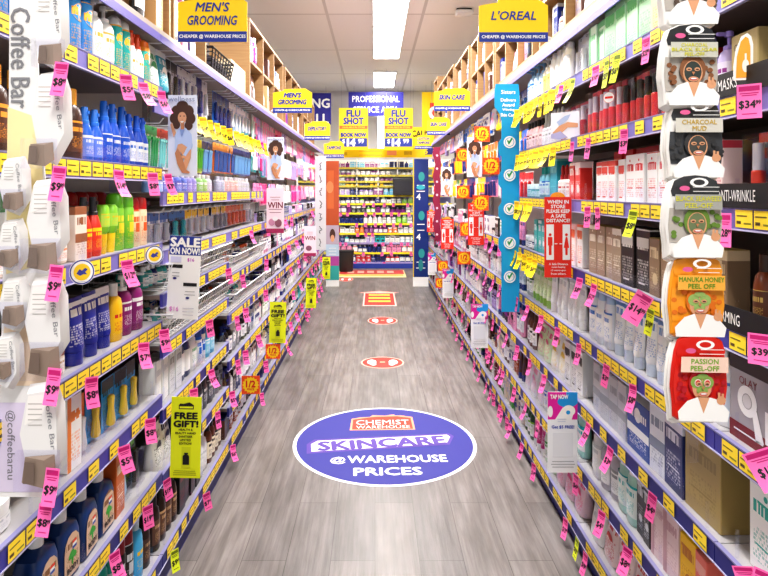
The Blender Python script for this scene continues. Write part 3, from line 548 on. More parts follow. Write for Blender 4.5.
BOT = [P('bottle', 'small white bottle', .045, .04, .092, 'f0f0ee', '2a2a2e', 'white', 'green'), P('bottle', 'small dark bottle', .045, .04, .092, '2d2f33', 'silver', '3a3c40', 'silver'), P('bottle', 'small teal bottle', .045, .04, .09, '3fb0a8', 'white', 'white', 'teal'), P('tube', 'small white tube', .045, .03, .092, 'f2f2f2', 'white', 'white', 'blue'), P('bottle', 'small navy bottle', .045, .04, .092, '25397a', 'white', 'white', 'navy'), P('bottle', 'small orange topped bottle', .045, .04, .092, 'f4e4d8', 'f07030', 'white', 'orange')]
for b in (1, 2):
    wire_basket(b, 4, 'upper'); wire_basket(b, 3, 'lower')
    FIT = False
    for k in (3, 4): row('L', b, k, [(R.choice(BOT), R.choice((1, 2, 2))) for _ in range(16)], e0 if 0 else yrange('L', b)[0]+.03, yrange('L', b)[1]-.03, depth=.05, gap=.004, lift=.0145); row('L', b, k, [(R.choice(BOT), R.choice((1, 2, 2))) for _ in range(16)], yrange('L', b)[0]+.03, yrange('L', b)[1]-.03, depth=.13, gap=.004, lift=.0145, back=True, parts=False); 
    FIT = True
    for k in (5,): row('L', b, k, fill('carton jar tester', 'white navy blue silver', .1, 10), depth=.16, parts=False)
row('L', 1, 2, [(P('carton', 'plain white carton', .075, .06, .17, 'efefed', 'white', 'white', 'silver'), 2), (P('carton', 'pale grey tall carton', .06, .05, .18, 'dcdde0', 'white', 'white', 'grey'), 2), (P('flask', 'navy face wash tube', .075, .05, .19, '23306e', 'navy', 'white', 'white'), 2), (P('flask', 'white body wash with green print', .08, .05, .2, 'f2f3f4', 'f0f0f0', 'white', '2a9a5a'), 1), (P('can', 'white shave foam can', .06, .06, .2, 'f3f4f6', '3a5ab0', 'white', 'blue'), 2), (P('bottle', 'sky blue wash bottle', .08, .05, .16, '4fb4dc', '3a9ac8', '8fd2ea', 'white'), 2)], 2.2)
row('L', 1, 1, [(P('pouch', 'white lens pack', .1, .06, .17, 'ececea', 'white', 'white', 'black'), 2), (P('carton', 'navy shave carton', .075, .06, .18, '232f66', 'navy', 'white', 'silver'), 2), (P('flask', 'white balm bottle with black lid', .085, .05, .17, 'efefef', '26262a', 'f4f4f4', 'black'), 2), (P('flask', 'dark grey gel bottle', .075, .05, .17, '4a4d52', 'black', '5a5d62', 'white'), 3), (P('can', 'grey spray can', .055, .055, .18, '8b8f94', 'black', 'white', 'black'), 3)], 2.2)
row('L', 1, 0, [(P('bottle', 'dark brown dye bottle', .06, .05, .2, '33211c', 'black', '6a4a3a', 'tan'), 4), (P('carton', 'black hair dye carton', .07, .06, .19, '1f1d20', 'black', 'white', 'maroon'), 4), (P('bottle', 'white cone bottle', .07, .06, .2, 'f3f3f3', 'white', 'white', 'silver'), 2), (P('bottle', 'amber oil bottle', .06, .05, .2, '6a3418', 'black', 'cream', 'black'), 4)], 2.2)
for k in (0, 1, 2): row('L', 2, k, fill('flask can bottle carton pump', 'white black silver white navy grey' if k else 'black brown amber white', .2, 12))
# left bays farther along: pink hanging packs above, bottles below
for b in range(3, 8):
    far = b >= 4; sc = 1.0 if b == 3 else 1.35; hk = dict(hooks=False)
    hang('L', b, 0, 2.04, fill('blister razor', 'pink hotpink mint white lilac' if b < 6 else 'white sky pink', .19, 12, sc=sc, caps=('pink', 'white', 'hotpink', 'lilac')), parts=False if far else None)
    hang('L', b, 1, 1.80, fill('blister razor', 'hotpink pink teal maroon pink', .2, 12, sc=sc, caps=('pink', 'white', 'hotpink', 'lilac')), parts=False if far else None)
    hang('L', b, 2, 1.55, fill('blister pouch', 'pink mint lilac white sky' if b % 2 else 'pink white grey', .19, 12, sc=sc, caps=('pink', 'white', 'hotpink', 'lilac')), parts=False if far else None)
    for k in range(6): row('L', b, k, fill('bottle carton tube flask jar can pump' if k < 5 else 'jar tester carton', ('white black navy silver', 'white black teal grey', 'black white pink lilac', 'black navy white', 'white pink black lilac', 'pink white grey lilac')[k], .18 if k < 5 else .075, 14, sc=sc), parts=False if far else None, gap=.006 if not far else .012)
# ---------------------------------------------------------------- nearest right bay (only its far end is in view)
row('R', 0, 6, [(P('pump', 'cream pump bottle', .06, .05, .2, 'efe6d8', 'gold', 'cream', 'gold'), 3), (P('jar', 'blue and white jar', .07, .07, .07, '3a66b8', 'white', 'white', 'navy'), 2)], 1.05, back=True, depth=.14, parts=True)
row('R', 0, 5, [(P('tester', 'red serum bottle in grey box', .055, .06, .175, '8e9096', 'e0e0e4', 'white', 'd8412a'), 6)], 1.2)
row('R', 0, 5, [(P('jar', 'blue cream jar with white lid', .07, .07, .08, '3c78d0', 'white', 'white', 'orange'), 4)], 1.1, back=True, depth=.12, parts=True)
row('R', 0, 4, [(P('tube', 'pink topped white face wash tube', .085, .05, .2, 'e6f1ee', 'mint', 'white', 'ee4f96'), 1), (P('bottle', 'amber serum bottle', .05, .05, .16, '7a3a18', '3a2216', 'brown', 'gold'), 1), (P('jar', 'brown cream jar', .075, .075, .09, '4a2a1c', '5a3424', 'brown', 'cream'), 2)], 1.22)
row('R', 0, 3, [(P('tube', 'teal and white tube', .07, .05, .18, 'a8dcd4', 'white', 'white', 'teal'), 3)], 1.15, back=True, depth=.12, parts=True)
row('R', 0, 2, [(P('carton', 'white carton with teal stripe', .12, .06, .2, 'f1f1ee', 'white', 'white', '1fa89a'), 1), (P('carton', 'large plain gold box', .1, .08, .235, 'ab9458', 'gold', 'white', '94804a'), 1)], 1.24)
# ---------------------------------------------------------------- second right bay
row('R', 1, 7, [(P('carton', 'orange and cream soap box', .09, .07, .15, 'f4d2a4', 'f6b877', 'white', 'f59a3c'), 4), (P('carton', 'green facial box', .09, .06, .19, 'aee0b4', '8fd0a0', 'white', '5cb874'), 4), (P('carton', 'pale green carton', .07, .06, .16, 'd4ecd4', 'mint', 'white', '6cb87c'), 4)], 1.45)
row('R', 1, 6, [(P('pump', 'lilac body mist bottle', .055, .05, .18, 'c3b4e2', '9a86cc', 'e4dcf2', 'purple'), 5), (P('tester', 'black lipstick box', .05, .05, .17, '2a2024', 'black', 'white', 'd8232a'), 6), (P('tester', 'red and clear lipstick box', .05, .05, .13, 'b82a34', 'e0d8dc', 'white', 'e8404a'), 6)], 1.45)
row('R', 1, 6, [(P('carton', 'black and red makeup carton', .06, .05, .2, '251a1e', 'black', 'white', 'c4202a'), 12)], 1.7, back=True, depth=.1, parts=False)
row('R', 1, 5, [(P('carton', 'pale pink skincare carton', .06, .05, .13, 'f0d9d6', 'white', 'white', 'd04a5a'), 4), (P('carton', 'white carton with red band', .075, .055, .16, 'f2f1ef', 'white', 'white', 'd0282e'), 4), (P('carton', 'small white carton with red print', .06, .05, .11, 'f5f4f2', 'white', 'white', 'e04a3a'), 4)], 1.45)
row('R', 1, 5, [(P('carton', 'tall white and red carton', .09, .06, .2, 'f3f2f0', 'white', 'white', 'd0282e'), 3), (P('carton', 'tall red carton', .09, .06, .21, 'd8302c', 'red', 'white', 'f0705a'), 4)], 1.75, back=True, depth=.11, parts=True)
row('R', 1, 4, [(P('carton', 'bronze skincare box', .075, .06, .15, '8a7258', 'gold', 'white', 'd2bd98'), 5), (P('carton', 'black box with silver disc', .1, .07, .18, '241f1e', 'black', 'white', 'e0ddd8'), 2), (P('carton', 'taupe skincare box', .07, .06, .14, 'a8937c', 'gold', 'white', 'efe6d4'), 4)], 1.45)
row('R', 1, 3, [(P('pump', 'white lotion bottle with blue base', .07, .05, .2, 'f2f4f6', 'white', 'dbe6f4', '5a86c8'), 4), (P('tube', 'white tube with blue print', .075, .045, .21, 'f4f5f6', 'dce8f4', 'white', '6a94d0'), 5), (P('flask', 'white and pale blue cleanser', .07, .05, .2, 'eef3f8', 'b8d2ee', 'white', '4a7ac8'), 4)], 1.45)
row('R', 1, 2, [(P('carton', 'large gold gift box', .16, .08, .235, 'a8925a', 'gold', 'white', '8f7c48'), 1), (P('carton', 'black and navy gift box', .11, .08, .235, '2a3568', 'black', 'white', 'd8d8e4'), 1), (P('carton', 'white boxed skincare set', .09, .07, .22, 'e4e8ef', 'white', 'white', '8a94a8'), 1), (P('carton', 'blue and white flat box', .16, .08, .17, '1e4f9e', 'white', 'white', 'f0f2f4'), 1), (P('carton', 'silver grey carton', .075, .06, .19, 'c9ccd2', 'white', 'white', 'a0a4ac'), 4)], 1.47)
row('R', 1, 1, [(P('carton', 'salmon pink carton', .06, .06, .12, 'f0786a', 'salmon', 'white', 'f6b0a4'), 1), (P('carton', 'yellow carton', .075, .06, .15, 'fbc81e', 'yellow', 'white', 'c87a1a'), 1), (P('carton', 'blush pink tall carton', .08, .06, .2, 'e8cfd2', 'white', 'white', 'c8a0a8'), 2), (P('carton', 'black slim carton', .05, .06, .2, '28262a', 'black', 'white', 'silver'), 2), (P('flask', 'mint body wash', .075, .05, .2, 'b8e4d8', 'white', 'e8f4f0', 'teal'), 2), (P('bottle', 'clear bottle with white label', .075, .05, .2, 'b8b4c0', 'grey', 'f4f4f4', 'grey'), 2), (P('flask', 'white lotion bottle', .08, .055, .21, 'f2f1f4', 'lilac', 'white', 'silver'), 3)], 1.52)
row('R', 1, 0, [(P('pouch', 'pale pink refill pouch', .12, .07, .17, 'f0dcdc', 'white', 'white', 'd0383a'), 4), (P('pouch', 'white refill pouch', .12, .07, .18, 'f2f2ef', 'white', 'white', 'silver'), 3), (P('tube', 'grey and white tube', .07, .045, .18, 'd8dadd', 'grey', 'white', 'grey'), 4)], 1.75)
# ---------------------------------------------------------------- third right bay
row('R', 2, 7, [(P('blister', 'clear white display pack', .08, .05, .19, 'eef0f0', 'white', 'white', 'silver'), 2), (P('flask', 'tall white lotion bottle', .07, .05, .19, 'f4f4f2', 'white', 'white', 'silver'), 4), (P('pump', 'cream pump with yellow label', .06, .05, .19, 'f6f0dc', 'white', 'f6dc7a', 'gold'), 2), (P('pump', 'pale blue pump bottle', .07, .05, .19, 'b4d4ee', '8ab8e0', 'd8e8f6', 'blue'), 4), (P('bottle', 'clear toner with blue cap', .06, .05, .18, 'cfe2ea', '6a9ac8', 'f4f8fa', 'navy'), 3)], 2.46)
row('R', 2, 6, [(P('tester', 'clear and red makeup box', .055, .05, .15, 'c2b4ba', 'e8e0e4', 'white', 'c23a4a'), 5), (P('dropper', 'clear serum bottle', .045, .045, .13, 'd8d4dc', 'silver', 'f0f0f4', 'grey'), 6), (P('bottle', 'pink toner with black cap', .055, .045, .15, 'eab6bc', 'black', 'f4dadc', 'maroon'), 6)], 2.46)
row('R', 2, 5, [(P('carton', 'red serum carton', .075, .05, .16, 'd8362e', 'red', 'white', 'f4e0dc'), 2), (P('dropper', 'red dropper bottle', .05, .045, .15, 'f2f0ef', 'c2252a', 'white', 'c2252a'), 3), (P('carton', 'large teal gift box', .14, .07, .19, '27a5bd', 'teal', 'white', '6fcbd8'), 1), (P('bottle', 'clear blue water gel bottle', .06, .05, .16, '7cc4dc', 'teal', 'cfeaf2', 'blue'), 3), (P('jar', 'teal gel jar', .075, .075, .075, '2aa2c0', 'd4eef4', 'cfeaf2', 'teal'), 3)], 2.46)
row('R', 2, 4, [(P('carton', 'white carton with orange band', .065, .05, .14, 'f3f1ee', 'white', 'white', 'e8743a'), 4), (P('bottle', 'blush bottle with gold cap', .06, .05, .17, 'ecc9b4', 'c8a054', 'f4e2d6', 'gold'), 4), (P('carton', 'teal and white carton', .06, .05, .16, '4fb8b4', 'teal', 'white', 'f2f6f6'), 3), (P('jar', 'navy jar', .065, .065, .07, '2a3c66', 'silver', 'white', 'navy'), 3)], 2.46)
row('R', 2, 3, [(P('tube', 'white facial tube', .07, .045, .2, 'f3f4f3', 'white', 'white', 'silver'), 6), (P('tube', 'lime and white tube', .065, .045, .19, 'e4f0cc', '9aca4a', 'white', '8ac43a'), 5), (P('bottle', 'grey toner bottle', .055, .045, .18, 'c4c8c4', 'black', 'white', 'dgreen'), 4)], 2.46)
row('R', 2, 2, [(P('carton', 'white carton with black label', .065, .05, .18, 'efefee', 'white', 'white', 'black'), 3), (P('pouch', 'white and yellow pouch', .12, .07, .17, 'f2f2ec', 'white', 'white', 'e8c83a'), 2), (P('pouch', 'green tissue pouch', .12, .08, .17, 'd8ecc4', 'green', 'white', 'd83a7a'), 2), (P('bottle', 'brown bottle with white label', .06, .05, .17, '7a4a40', '5a3424', 'f3f0ee', 'black'), 4)], 2.46)
row('R', 2, 1, [(P('flask', 'mint wash bottle', .075, .05, .2, 'a8dcd0', 'teal', 'white', 'teal'), 2), (P('tube', 'olive green tube', .06, .045, .19, '8a8a2a', 'yellow', 'white', 'yellow'), 2), (P('bottle', 'clear micellar bottle', .07, .05, .19, 'dde6ea', 'pink', 'f0f4f6', 'blue'), 4), (P('pouch', 'clear cotton pad bag', .12, .07, .18, 'ecebee', 'white', 'white', 'pink'), 4)], 2.46)
row('R', 2, 0, [(P('pouch', 'pink cotton bag', .12, .07, .17, 'e8c8d4', 'white', 'white', 'hotpink'), 3), (P('bottle', 'green and white bottle', .06, .05, .19, 'cfe4d0', 'green', 'white', 'green'), 3), (P('tube', 'magenta tube', .06, .04, .18, 'c42a7a', 'white', 'white', 'white'), 3), (P('bottle', 'dark green bottle', .06, .05, .18, '2a5a3a', 'black', 'white', 'lime'), 4)], 2.46)
for b in range(3, 9):
    far = b >= 4; sc = 1.0 if b == 3 else 1.35
    hang('R', b, 0, 2.12, fill('blister pouch', 'white white sky yellow silver' if b < 6 else 'white pink lilac', .19, 12, sc=sc, caps=('blue', 'white', 'orange', 'navy')), parts=False if far else None)
    hang('R', b, 1, 1.87, fill('blister razor', 'white sky white orange pink', .2, 12, sc=sc, caps=('blue', 'yellow', 'orange', 'navy')), parts=False if far else None)
    hang('R', b, 2, 1.61, fill('blister razor', 'white white pink red sky', .2, 12, sc=sc, caps=('yellow', 'white', 'red', 'navy')), parts=False if far else None)
    for k in range(5): row('R', b, k, fill('bottle carton tube flask jar can pump', ('white brown maroon cream green', 'white brown cream amber', 'white lilac pink clearish purple', 'white clearish pink lilac', 'pink white black lilac')[k], .19, 14, sc=sc), parts=False if far else None, gap=.006 if not far else .012)
# ---------------------------------------------------------------- helpers for flat signs that face down the aisle
BLACK, RED, ORANGE, HOT = paint('17171b', .5), paint('e8301f', .5), paint('f4682a', .5), paint('e11fa0', .5)
SKIN, SKIN2, HAIR, SHIRT = paint('dba27c', .6), paint('c0835c', .6), paint('523529', .7), paint('bccdee', .6)
MAROON, GREYINK, LIME = paint('7c1230', .5), paint('8b8b90', .5), paint('e9f01e', .5)
class Sign:
    """a sheet seen at a given box of the photo and built at its real depth; u, v run 0..1 across and up the sheet"""
    def __init__(s, px0, px1, py0, py1, Y, thick=.003, bg=None, outline=None):
        a, b = at(px0, py1, Y), at(px1, py0, Y); s.w, s.h = b.x-a.x, b.z-a.z; s.loc = Vector(((a.x+b.x)/2, Y, a.z)); s.m = MB(); s.k = 0
        if bg:
            pts = [(-s.w/2, 0), (s.w/2, 0), (s.w/2, s.h), (-s.w/2, s.h)] if not outline else [((u-.5)*s.w, v*s.h) for u, v in outline]
            n = len(pts); s.m.add([(p[0], 0, p[1]) for p in pts]+[(p[0], thick, p[1]) for p in pts], [tuple(range(n)), tuple(range(2*n-1, n-1, -1))]+[(i, n+i, n+(i+1) % n, (i+1) % n) for i in range(n)], bg)
    def y(s): s.k += 1; return -.0004*s.k-.0006
    def X(s, u): return (u-.5)*s.w
    def rect(s, u0, u1, v0, v1, m): s.m.rect(s.X(u0), s.X(u1), v0*s.h, v1*s.h, m, s.y()); return s
    def poly(s, pts, m): s.m.poly([(s.X(u), v*s.h) for u, v in pts], m, s.y()); return s
    def ell(s, u, v, ru, rv, m, n=18, rot=0): s.m.ell(s.X(u), v*s.h, ru*s.w, rv*s.h, m, s.y(), n, rot); return s
    def text(s, t, u, v, hv, m, wu=.9, bold=.02, shear=0, rot=0, fit=False): s.m.text(t, s.X(u), v*s.h, hv*s.h, m, s.y(), None if rot else wu*s.w, bold, shear, rot, wu*s.w if fit else None); return s
    def bars(s, u0, u1, v0, v1, n, m):
        for i in range(n):
            v = v0+(v1-v0)*i/max(n-1, 1); q = R.uniform(0, .12)*(u1-u0); s.rect(u0+q, u1-q, v-.3*(v1-v0)/n, v, m)
        return s
    def done(s, name, label, cat, group=None, rz=0, clip=True, tilt=0):
        o = s.m.build(name, None, s.loc, rz); tag(o, label, cat, group); o.rotation_euler.y = tilt
        if clip: MB().box(-.008, .008, .0005, .006, s.h-.008, s.h+.012, M_CLEAR).build('sign_clip', o)
        return o
def woman(s, v0=0.0):
    """dark curly hair, smile, pale blue shirt, bare legs drawn up"""
    k = 1-v0; V = lambda v: v0+v*k; q = s.w/s.h
    for u, v, r in ((.5,.84,.2),(.3,.79,.17),(.7,.79,.18),(.24,.7,.16),(.77,.7,.17),(.3,.62,.12),(.72,.61,.13)): s.ell(u, V(v), r*1.1, r*q*1.25, HAIR, 14)
    s.poly([(.24,V(.3)),(.26,V(.5)),(.4,V(.58)),(.62,V(.58)),(.82,V(.5)),(.86,V(.34)),(.74,V(.26)),(.4,V(.26))], SHIRT); s.rect(.45, .57, V(.54), V(.64), SKIN2); s.ell(.5, V(.71), .15, .2*q, SKIN)
    s.ell(.44, V(.73), .025, .008, HAIR, 8); s.ell(.57, V(.73), .025, .008, HAIR, 8); s.poly([(.49,V(.7)),(.5,V(.68)),(.53,V(.685))], SKIN2); s.poly([(.43,V(.665)),(.5,V(.64)),(.58,V(.665))], WHITE); s.poly([(.36,V(.77)),(.4,V(.81)),(.62,V(.82)),(.66,V(.76)),(.55,V(.785))], HAIR)
    s.poly([(.26,V(.24)),(.36,V(.37)),(.5,V(.38)),(.82,V(.3)),(.8,V(.2)),(.64,V(.04)),(.52,V(.06)),(.6,V(.2)),(.45,V(.27))], SKIN); s.poly([(.26,V(.26)),(.36,V(.32)),(.5,V(.22)),(.64,V(.05)),(.78,V(.02)),(.74,V(.0)),(.5,V(.01)),(.34,V(.12))], SKIN2)
    s.poly([(.22,V(.46)),(.1,V(.62)),(.16,V(.65)),(.3,V(.52))], SKIN); s.poly([(.78,V(.48)),(.88,V(.36)),(.6,V(.2)),(.54,V(.23)),(.72,V(.36))], SHIRT); s.ell(.56, V(.21), .07, .02, SKIN, 10); s.poly([(.42,V(.56)),(.5,V(.46)),(.6,V(.56))], paint('8ea2d0'))
# yellow department signs that stick out over the aisle
ROOF = [(0,.22),(1,.22),(1,.83),(.9,.93),(.86,.96),(.84,1),(.28,.97),(.27,.9),(.04,.84),(0,.82)]
def dept(px0, px1, py0, py1, Y, lines, side, label):
    s = Sign(px0, px1, py0, py1, Y, .006, YELLOW, [(0,0),(1,0)]+ROOF[2:]); s.rect(0, 1, 0, .22, SIGNBLUE); s.text('CHEAPER @ WAREHOUSE PRICES', .5, .11, .09, WHITE, .96, .03)
    n = len(lines)
    for i, t in enumerate(lines): s.text(t, .5, (.6 if n == 1 else (.73, .45)[i]), .2 if n == 1 else .19, SIGNBLUE, .72, .02 if Y < 3 else .05, .22)
    o = s.done('department_sign', label, 'sign', 'yellow department signs', clip=False); d = 1 if side == 'R' else -1
    m = MB(); m.tube([(d*s.w*.42, .012, s.h*.3), (d*s.w*.5, .015, s.h*.12), (d*(s.w*.5+.015), .02, s.h*.1)], .008, WIRE, 6); m.build('bracket_arm', o)
dept(178, 247, -6, 42, 2.32, ["MEN'S", 'GROOMING'], 'L', "yellow MEN'S GROOMING sign nearest the camera, high on the left shelving")
dept(273, 312, 88.5, 113, 4.24, ["MEN'S", 'GROOMING'], 'L', "smaller farther MEN'S GROOMING sign on the left, beside the wooden cubbies")
dept(304.5, 330, 121, 140, 6.4, ['DEPILATORY'], 'L', 'yellow DEPILATORY sign near the far end of the left shelving')
dept(324, 344, 141, 158, 8.3, ['TAMPONS'], 'L', 'farthest small yellow sign on the left, in front of the yellow banner')
dept(479, 548, -2, 42, 2.44, ["L'OREAL"], 'R', 'yellow sign with one blue brand word, high on the near right shelving')
dept(434, 470, 88, 111, 4.72, ['SKIN CARE'], 'R', 'larger and nearer yellow SKIN CARE sign on the right')
dept(427, 450, 117, 135, 7.1, ['SKIN CARE'], 'R', 'smaller farther SKIN CARE sign, just below the larger one')
dept(415, 432, 135, 149, 8.8, ['COTTON', 'TAMPONS'], 'R', 'farthest small yellow sign on the right, below both SKIN CARE signs')
# ---------------------------------------------------------------- left banners and boards
def wellness(px0, px1, py0, py1, Y, label):
    s = Sign(px0, px1, py0, py1, Y, .003, paint('dfe3f2', .5)); woman(s, .03); s.k += 8; s.text('wellness', .5, .945, .06, paint('8c93b0'), .9, .01, fit=True); s.done('wellness_banner', label, 'banner', 'banners with a curly haired woman')
wellness(168, 197, 95, 176, 2.24, 'large wellness banner of a curly haired woman sitting, above the SALE board')
wellness(267, 284, 137, 180, 4.24, 'small wellness banner of a curly haired woman, above the WIN poster')
def rwoman(px0, px1, py0, py1, Y, label):
    s = Sign(px0, px1, py0, py1, Y, .003, paint('e6e8f2', .5)); woman(s, .0); s.done('wellness_banner', label, 'banner', 'banners with a curly haired woman')
rwoman(467, 482, 137, 177, 4.55, 'banner of a curly haired woman between two half price bursts on the right'); rwoman(441, 452, 167, 195, 6.2, 'farther banner of a curly haired woman beside the maroon wavy strip')
s = Sign(166, 197.5, 236, 319, 2.235, .003, WHITE); s.rect(0, 1, .77, 1, SIGNBLUE); s.text('SALE', .5, .925, .105, WHITE, .92, .045, fit=True); s.text('ON NOW!', .5, .82, .075, WHITE, .92, .045, fit=True)
s.rect(.06, .4, .68, .75, paint('d9d7f0')); s.text('$16', .7, .715, .045, paint('c85ac0'), .3, .02); s.rect(.05, .45, .615, .655, BLACK); s.rect(.5, .93, .4, .44, BLACK); s.bars(.1, .4, .52, .56, 2, GREYINK); s.ell(.22, .49, .06, .014, NAVY); s.bars(.55, .9, .3, .34, 2, GREYINK); s.ell(.66, .26, .06, .014, NAVY); s.text('$16', .25, .12, .06, paint('e79ad8'), .3, .02); s.bars(.5, .9, .06, .14, 3, paint('c9c6cf'))
s.done('sale_board', 'white and blue board reading SALE ON NOW under the wellness banner', 'sign', tilt=.05)
s = Sign(266.5, 284, 188, 233, 4.2, .003, paint('f0d8e2')); s.text('WIN', .5, .62, .13, MAROON, .85, .02, fit=True); s.bars(.2, .8, .74, .8, 2, MAROON); s.bars(.12, .88, .46, .53, 2, MAROON); s.rect(0, 1, 0, .1, paint('a32a5a')); s.ell(.3, .24, .18, .08, paint('c98aa4')); s.ell(.68, .22, .2, .09, paint('8a5468')); s.ell(.5, .32, .16, .05, paint('e8e4e8'))
s.done('win_poster', 'pink WIN poster under the smaller wellness banner', 'poster', 'pink WIN posters')
s = Sign(304, 316, 226, 256, 6.25, .003, paint('f0d8e2')); s.text('WIN', .5, .6, .13, MAROON, .85, .02, fit=True); s.bars(.2, .8, .74, .8, 2, MAROON); s.rect(0, 1, 0, .1, paint('a32a5a')); s.ell(.4, .26, .25, .09, paint('8a5468')); s.done('win_poster', 'farther pink WIN poster left of the long white strip', 'poster', 'pink WIN posters')
s = Sign(315, 326, 156, 250, 7.25, .003, paint('cfcfd2'))
for i in range(7): s.text('Soft Touch', .5, .9-.135*i, .5*s.w/s.h, GREYINK, 9, .0, .2, -PI/2) if 0 else s.m.tube([(s.X(.35+.3*R.random()), -.002, s.h*(.93-.135*i-.01*q)) for q in range(9)], .0045, paint('4a4a50'), 4)
s.done('shelf_strip', 'long narrow white vertical strip with grey script on the far left shelves', 'strip')
def gift(px0, px1, py0, py1, Y, label, full=True):
    s = Sign(px0, px1, py0, py1, Y, .002, LIME); s.poly([(.25,.85),(.75,.85),(.75,.9),(.68,.92),(.6,.935),(.4,.915),(.3,.92),(.25,.9)], BLACK); s.rect(.28, .72, .862, .885, LIME)
    s.text('FREE', .5, .77, .075, BLACK, .74, .05, fit=True); s.text('GIFT!', .5, .67, .075, BLACK, .8, .05, fit=True)
    for i, t in enumerate(('HEALTH &', 'BEAUTY HAND', 'SANITISER', 'LIMITED', 'EDITION!')): s.text(t, .5, .6-.042*i, .026, BLACK, .84, .02)
    s.rect(.38, .68, .13, .39, paint('d3da1c')); s.rect(.42, .64, .17, .27, BLACK); s.ell(.53, .27, .11, .03, BLACK); s.rect(.47, .6, .3, .32, BLACK); s.bars(.1, .9, .05, .1, 3, BLACK)
    s.done('free_gift_sign', label, 'sign', 'yellow FREE GIFT signs', tilt=.02)
gift(170, 200, 397, 478, 2.2, 'largest fluoro yellow FREE GIFT sign, nearest on the low left shelves'); gift(269, 285.5, 302, 343, 4.26, 'second fluoro yellow FREE GIFT sign, just above an orange half price burst')
gift(305.5, 316, 278, 308, 6.3, 'third fluoro yellow FREE GIFT sign, far along the left shelves'); gift(322, 330, 257, 279, 8.6, 'smallest fluoro yellow FREE GIFT sign at the end of the left shelves')
def burst(px, py, side, label, size=.11, dx=.76):
    Y = dx*F/abs(px-CX); r = size*F/Y/2; s = Sign(px-r, px+r, py-r, py+r, Y, .002, paint('f2541e')); s.m.star(0, s.h/2, s.w*.47, s.w*.39, 16, paint('ffd21e'), s.y()); s.text('1/2', .5, .56, .36, paint('d8251c'), .5, .04); s.text('PRICE', .5, .27, .11, paint('d8251c'), .5, .03)
    s.done('half_price_burst', label, 'sign', 'orange half price bursts')
burst(250.7, 385, 'L', 'nearest orange half price burst on the low left shelves', .105, .72); burst(273, 351.5, 'L', 'orange half price burst right under the second FREE GIFT sign', .105, .735)
for a_ in ((482, 134, 'topmost orange half price burst on the right, above the woman banner'), (491, 166, 'orange half price burst touching the tall blue strip'), (463, 192, 'orange half price burst left of the yellow tickets, far right shelves'), (481, 203, 'orange half price burst at the top of the second red distance sign'), (467, 229, 'orange half price burst half hidden behind the second red distance sign'), (464, 258, 'orange half price burst below the red distance signs, above a white strip'), (443, 266, 'upper of two orange bursts beside the third QR free sign'), (440.5, 283, 'lower of two orange bursts beside the third QR free sign'), (463, 155, 'orange half price burst high on the right beside the white and yellow packs')): burst(a_[0], a_[1], 'R', a_[2].replace('QR free', 'Get 5 free'))
# ---------------------------------------------------------------- right signs
def person_icon(s, u, v0, h, skirt):
    r = h*.12; s.ell(u, v0+h*.9, .055, .055*s.w/s.h, RED, 12)
    if skirt: s.poly([(u-.03,v0+.8*h),(u+.03,v0+.8*h),(u+.1,v0+.32*h),(u+.045,v0+.32*h),(u+.04,v0),(u-.04,v0),(u-.045,v0+.32*h),(u-.1,v0+.32*h)], RED)
    else: s.poly([(u-.085,v0+.8*h),(u+.085,v0+.8*h),(u+.085,v0+.42*h),(u+.05,v0+.42*h),(u+.05,v0),(u-.05,v0),(u-.05,v0+.42*h),(u-.085,v0+.42*h)], RED)
def distance(px0, px1, py0, py1, Y, label):
    s = Sign(px0, px1, py0, py1, Y, .003, RED)
    for i, t in enumerate(('WHEN IN', 'STORE', 'PLEASE KEEP', 'A SAFE', 'DISTANCE!')): s.text(t, .5, .94-.058*i, .042, WHITE, .86, .035)
    s.rect(.06, .34, .22, .66, WHITE); s.rect(.66, .94, .22, .66, WHITE); person_icon(s, .2, .28, .28, False); person_icon(s, .8, .28, .28, True); s.rect(.36, .64, .415, .425, WHITE); s.rect(.46, .54, .41, .43, RED)
    for i, t in enumerate(('A Safe Distance', 'means keeping', '1.5 metres apart', 'from others.')): s.text(t, .5, .17-.04*i, .026, WHITE, .84, .02)
    o = s.done('distance_sign', label, 'sign', 'red safe distance signs'); m = MB(); m.ell(0, s.h-.002, s.w*.28, s.w*.2, paint('f7a823'), .0045, 16); m.build('header_flash', o)
distance(544.5, 571.5, 197, 277.5, 2.5, 'largest red sign with two white figures reading PLEASE KEEP A SAFE DISTANCE'); distance(468, 484, 203, 245, 4.36, 'second red safe distance sign, behind the tall blue strip'); distance(441, 453.7, 219, 249, 5.95, 'third red safe distance sign, beside the maroon wavy strip'); distance(427, 435.5, 211, 232, 7.75, 'smallest red safe distance sign, beyond the maroon wavy strip')
def getfree(px0, px1, py0, py1, Y, label):
    s = Sign(px0, px1, py0, py1, Y, .003, paint('f3f3f5')); s.rect(0, 1, .66, 1, HOT); s.rect(.62, 1, .86, 1, paint('1e9ae0')); s.ell(.66, .88, .34, .07, paint('1e9ae0')); s.ell(.08, .76, .09, .07, WHITE); s.poly([(.24,.66),(.5,.81),(.9,.78),(.8,.66)], WHITE); s.ell(.7, .77, .22, .07, WHITE); s.ell(.68, .75, .07, .07*s.w/s.h, paint('1e9ae0')); s.text('TAP NOW', .38, .945, .05, WHITE, .6, .04); s.text('Fuse', .42, .66, .04, paint('2a3a90'), .35, .02) if 0 else s.bars(.3, .62, .64, .67, 2, paint('a9b3d8'))
    s.text('Get $5 FREE!', .5, .57, .042, paint('2e4bb0'), .86, .03); s.rect(.16, .84, .2, .5, paint('e6e6ea')); s.bars(.1, .9, .08, .15, 3, GREYINK)
    s.done('free_offer_sign', label, 'sign', 'white and magenta free offer signs')
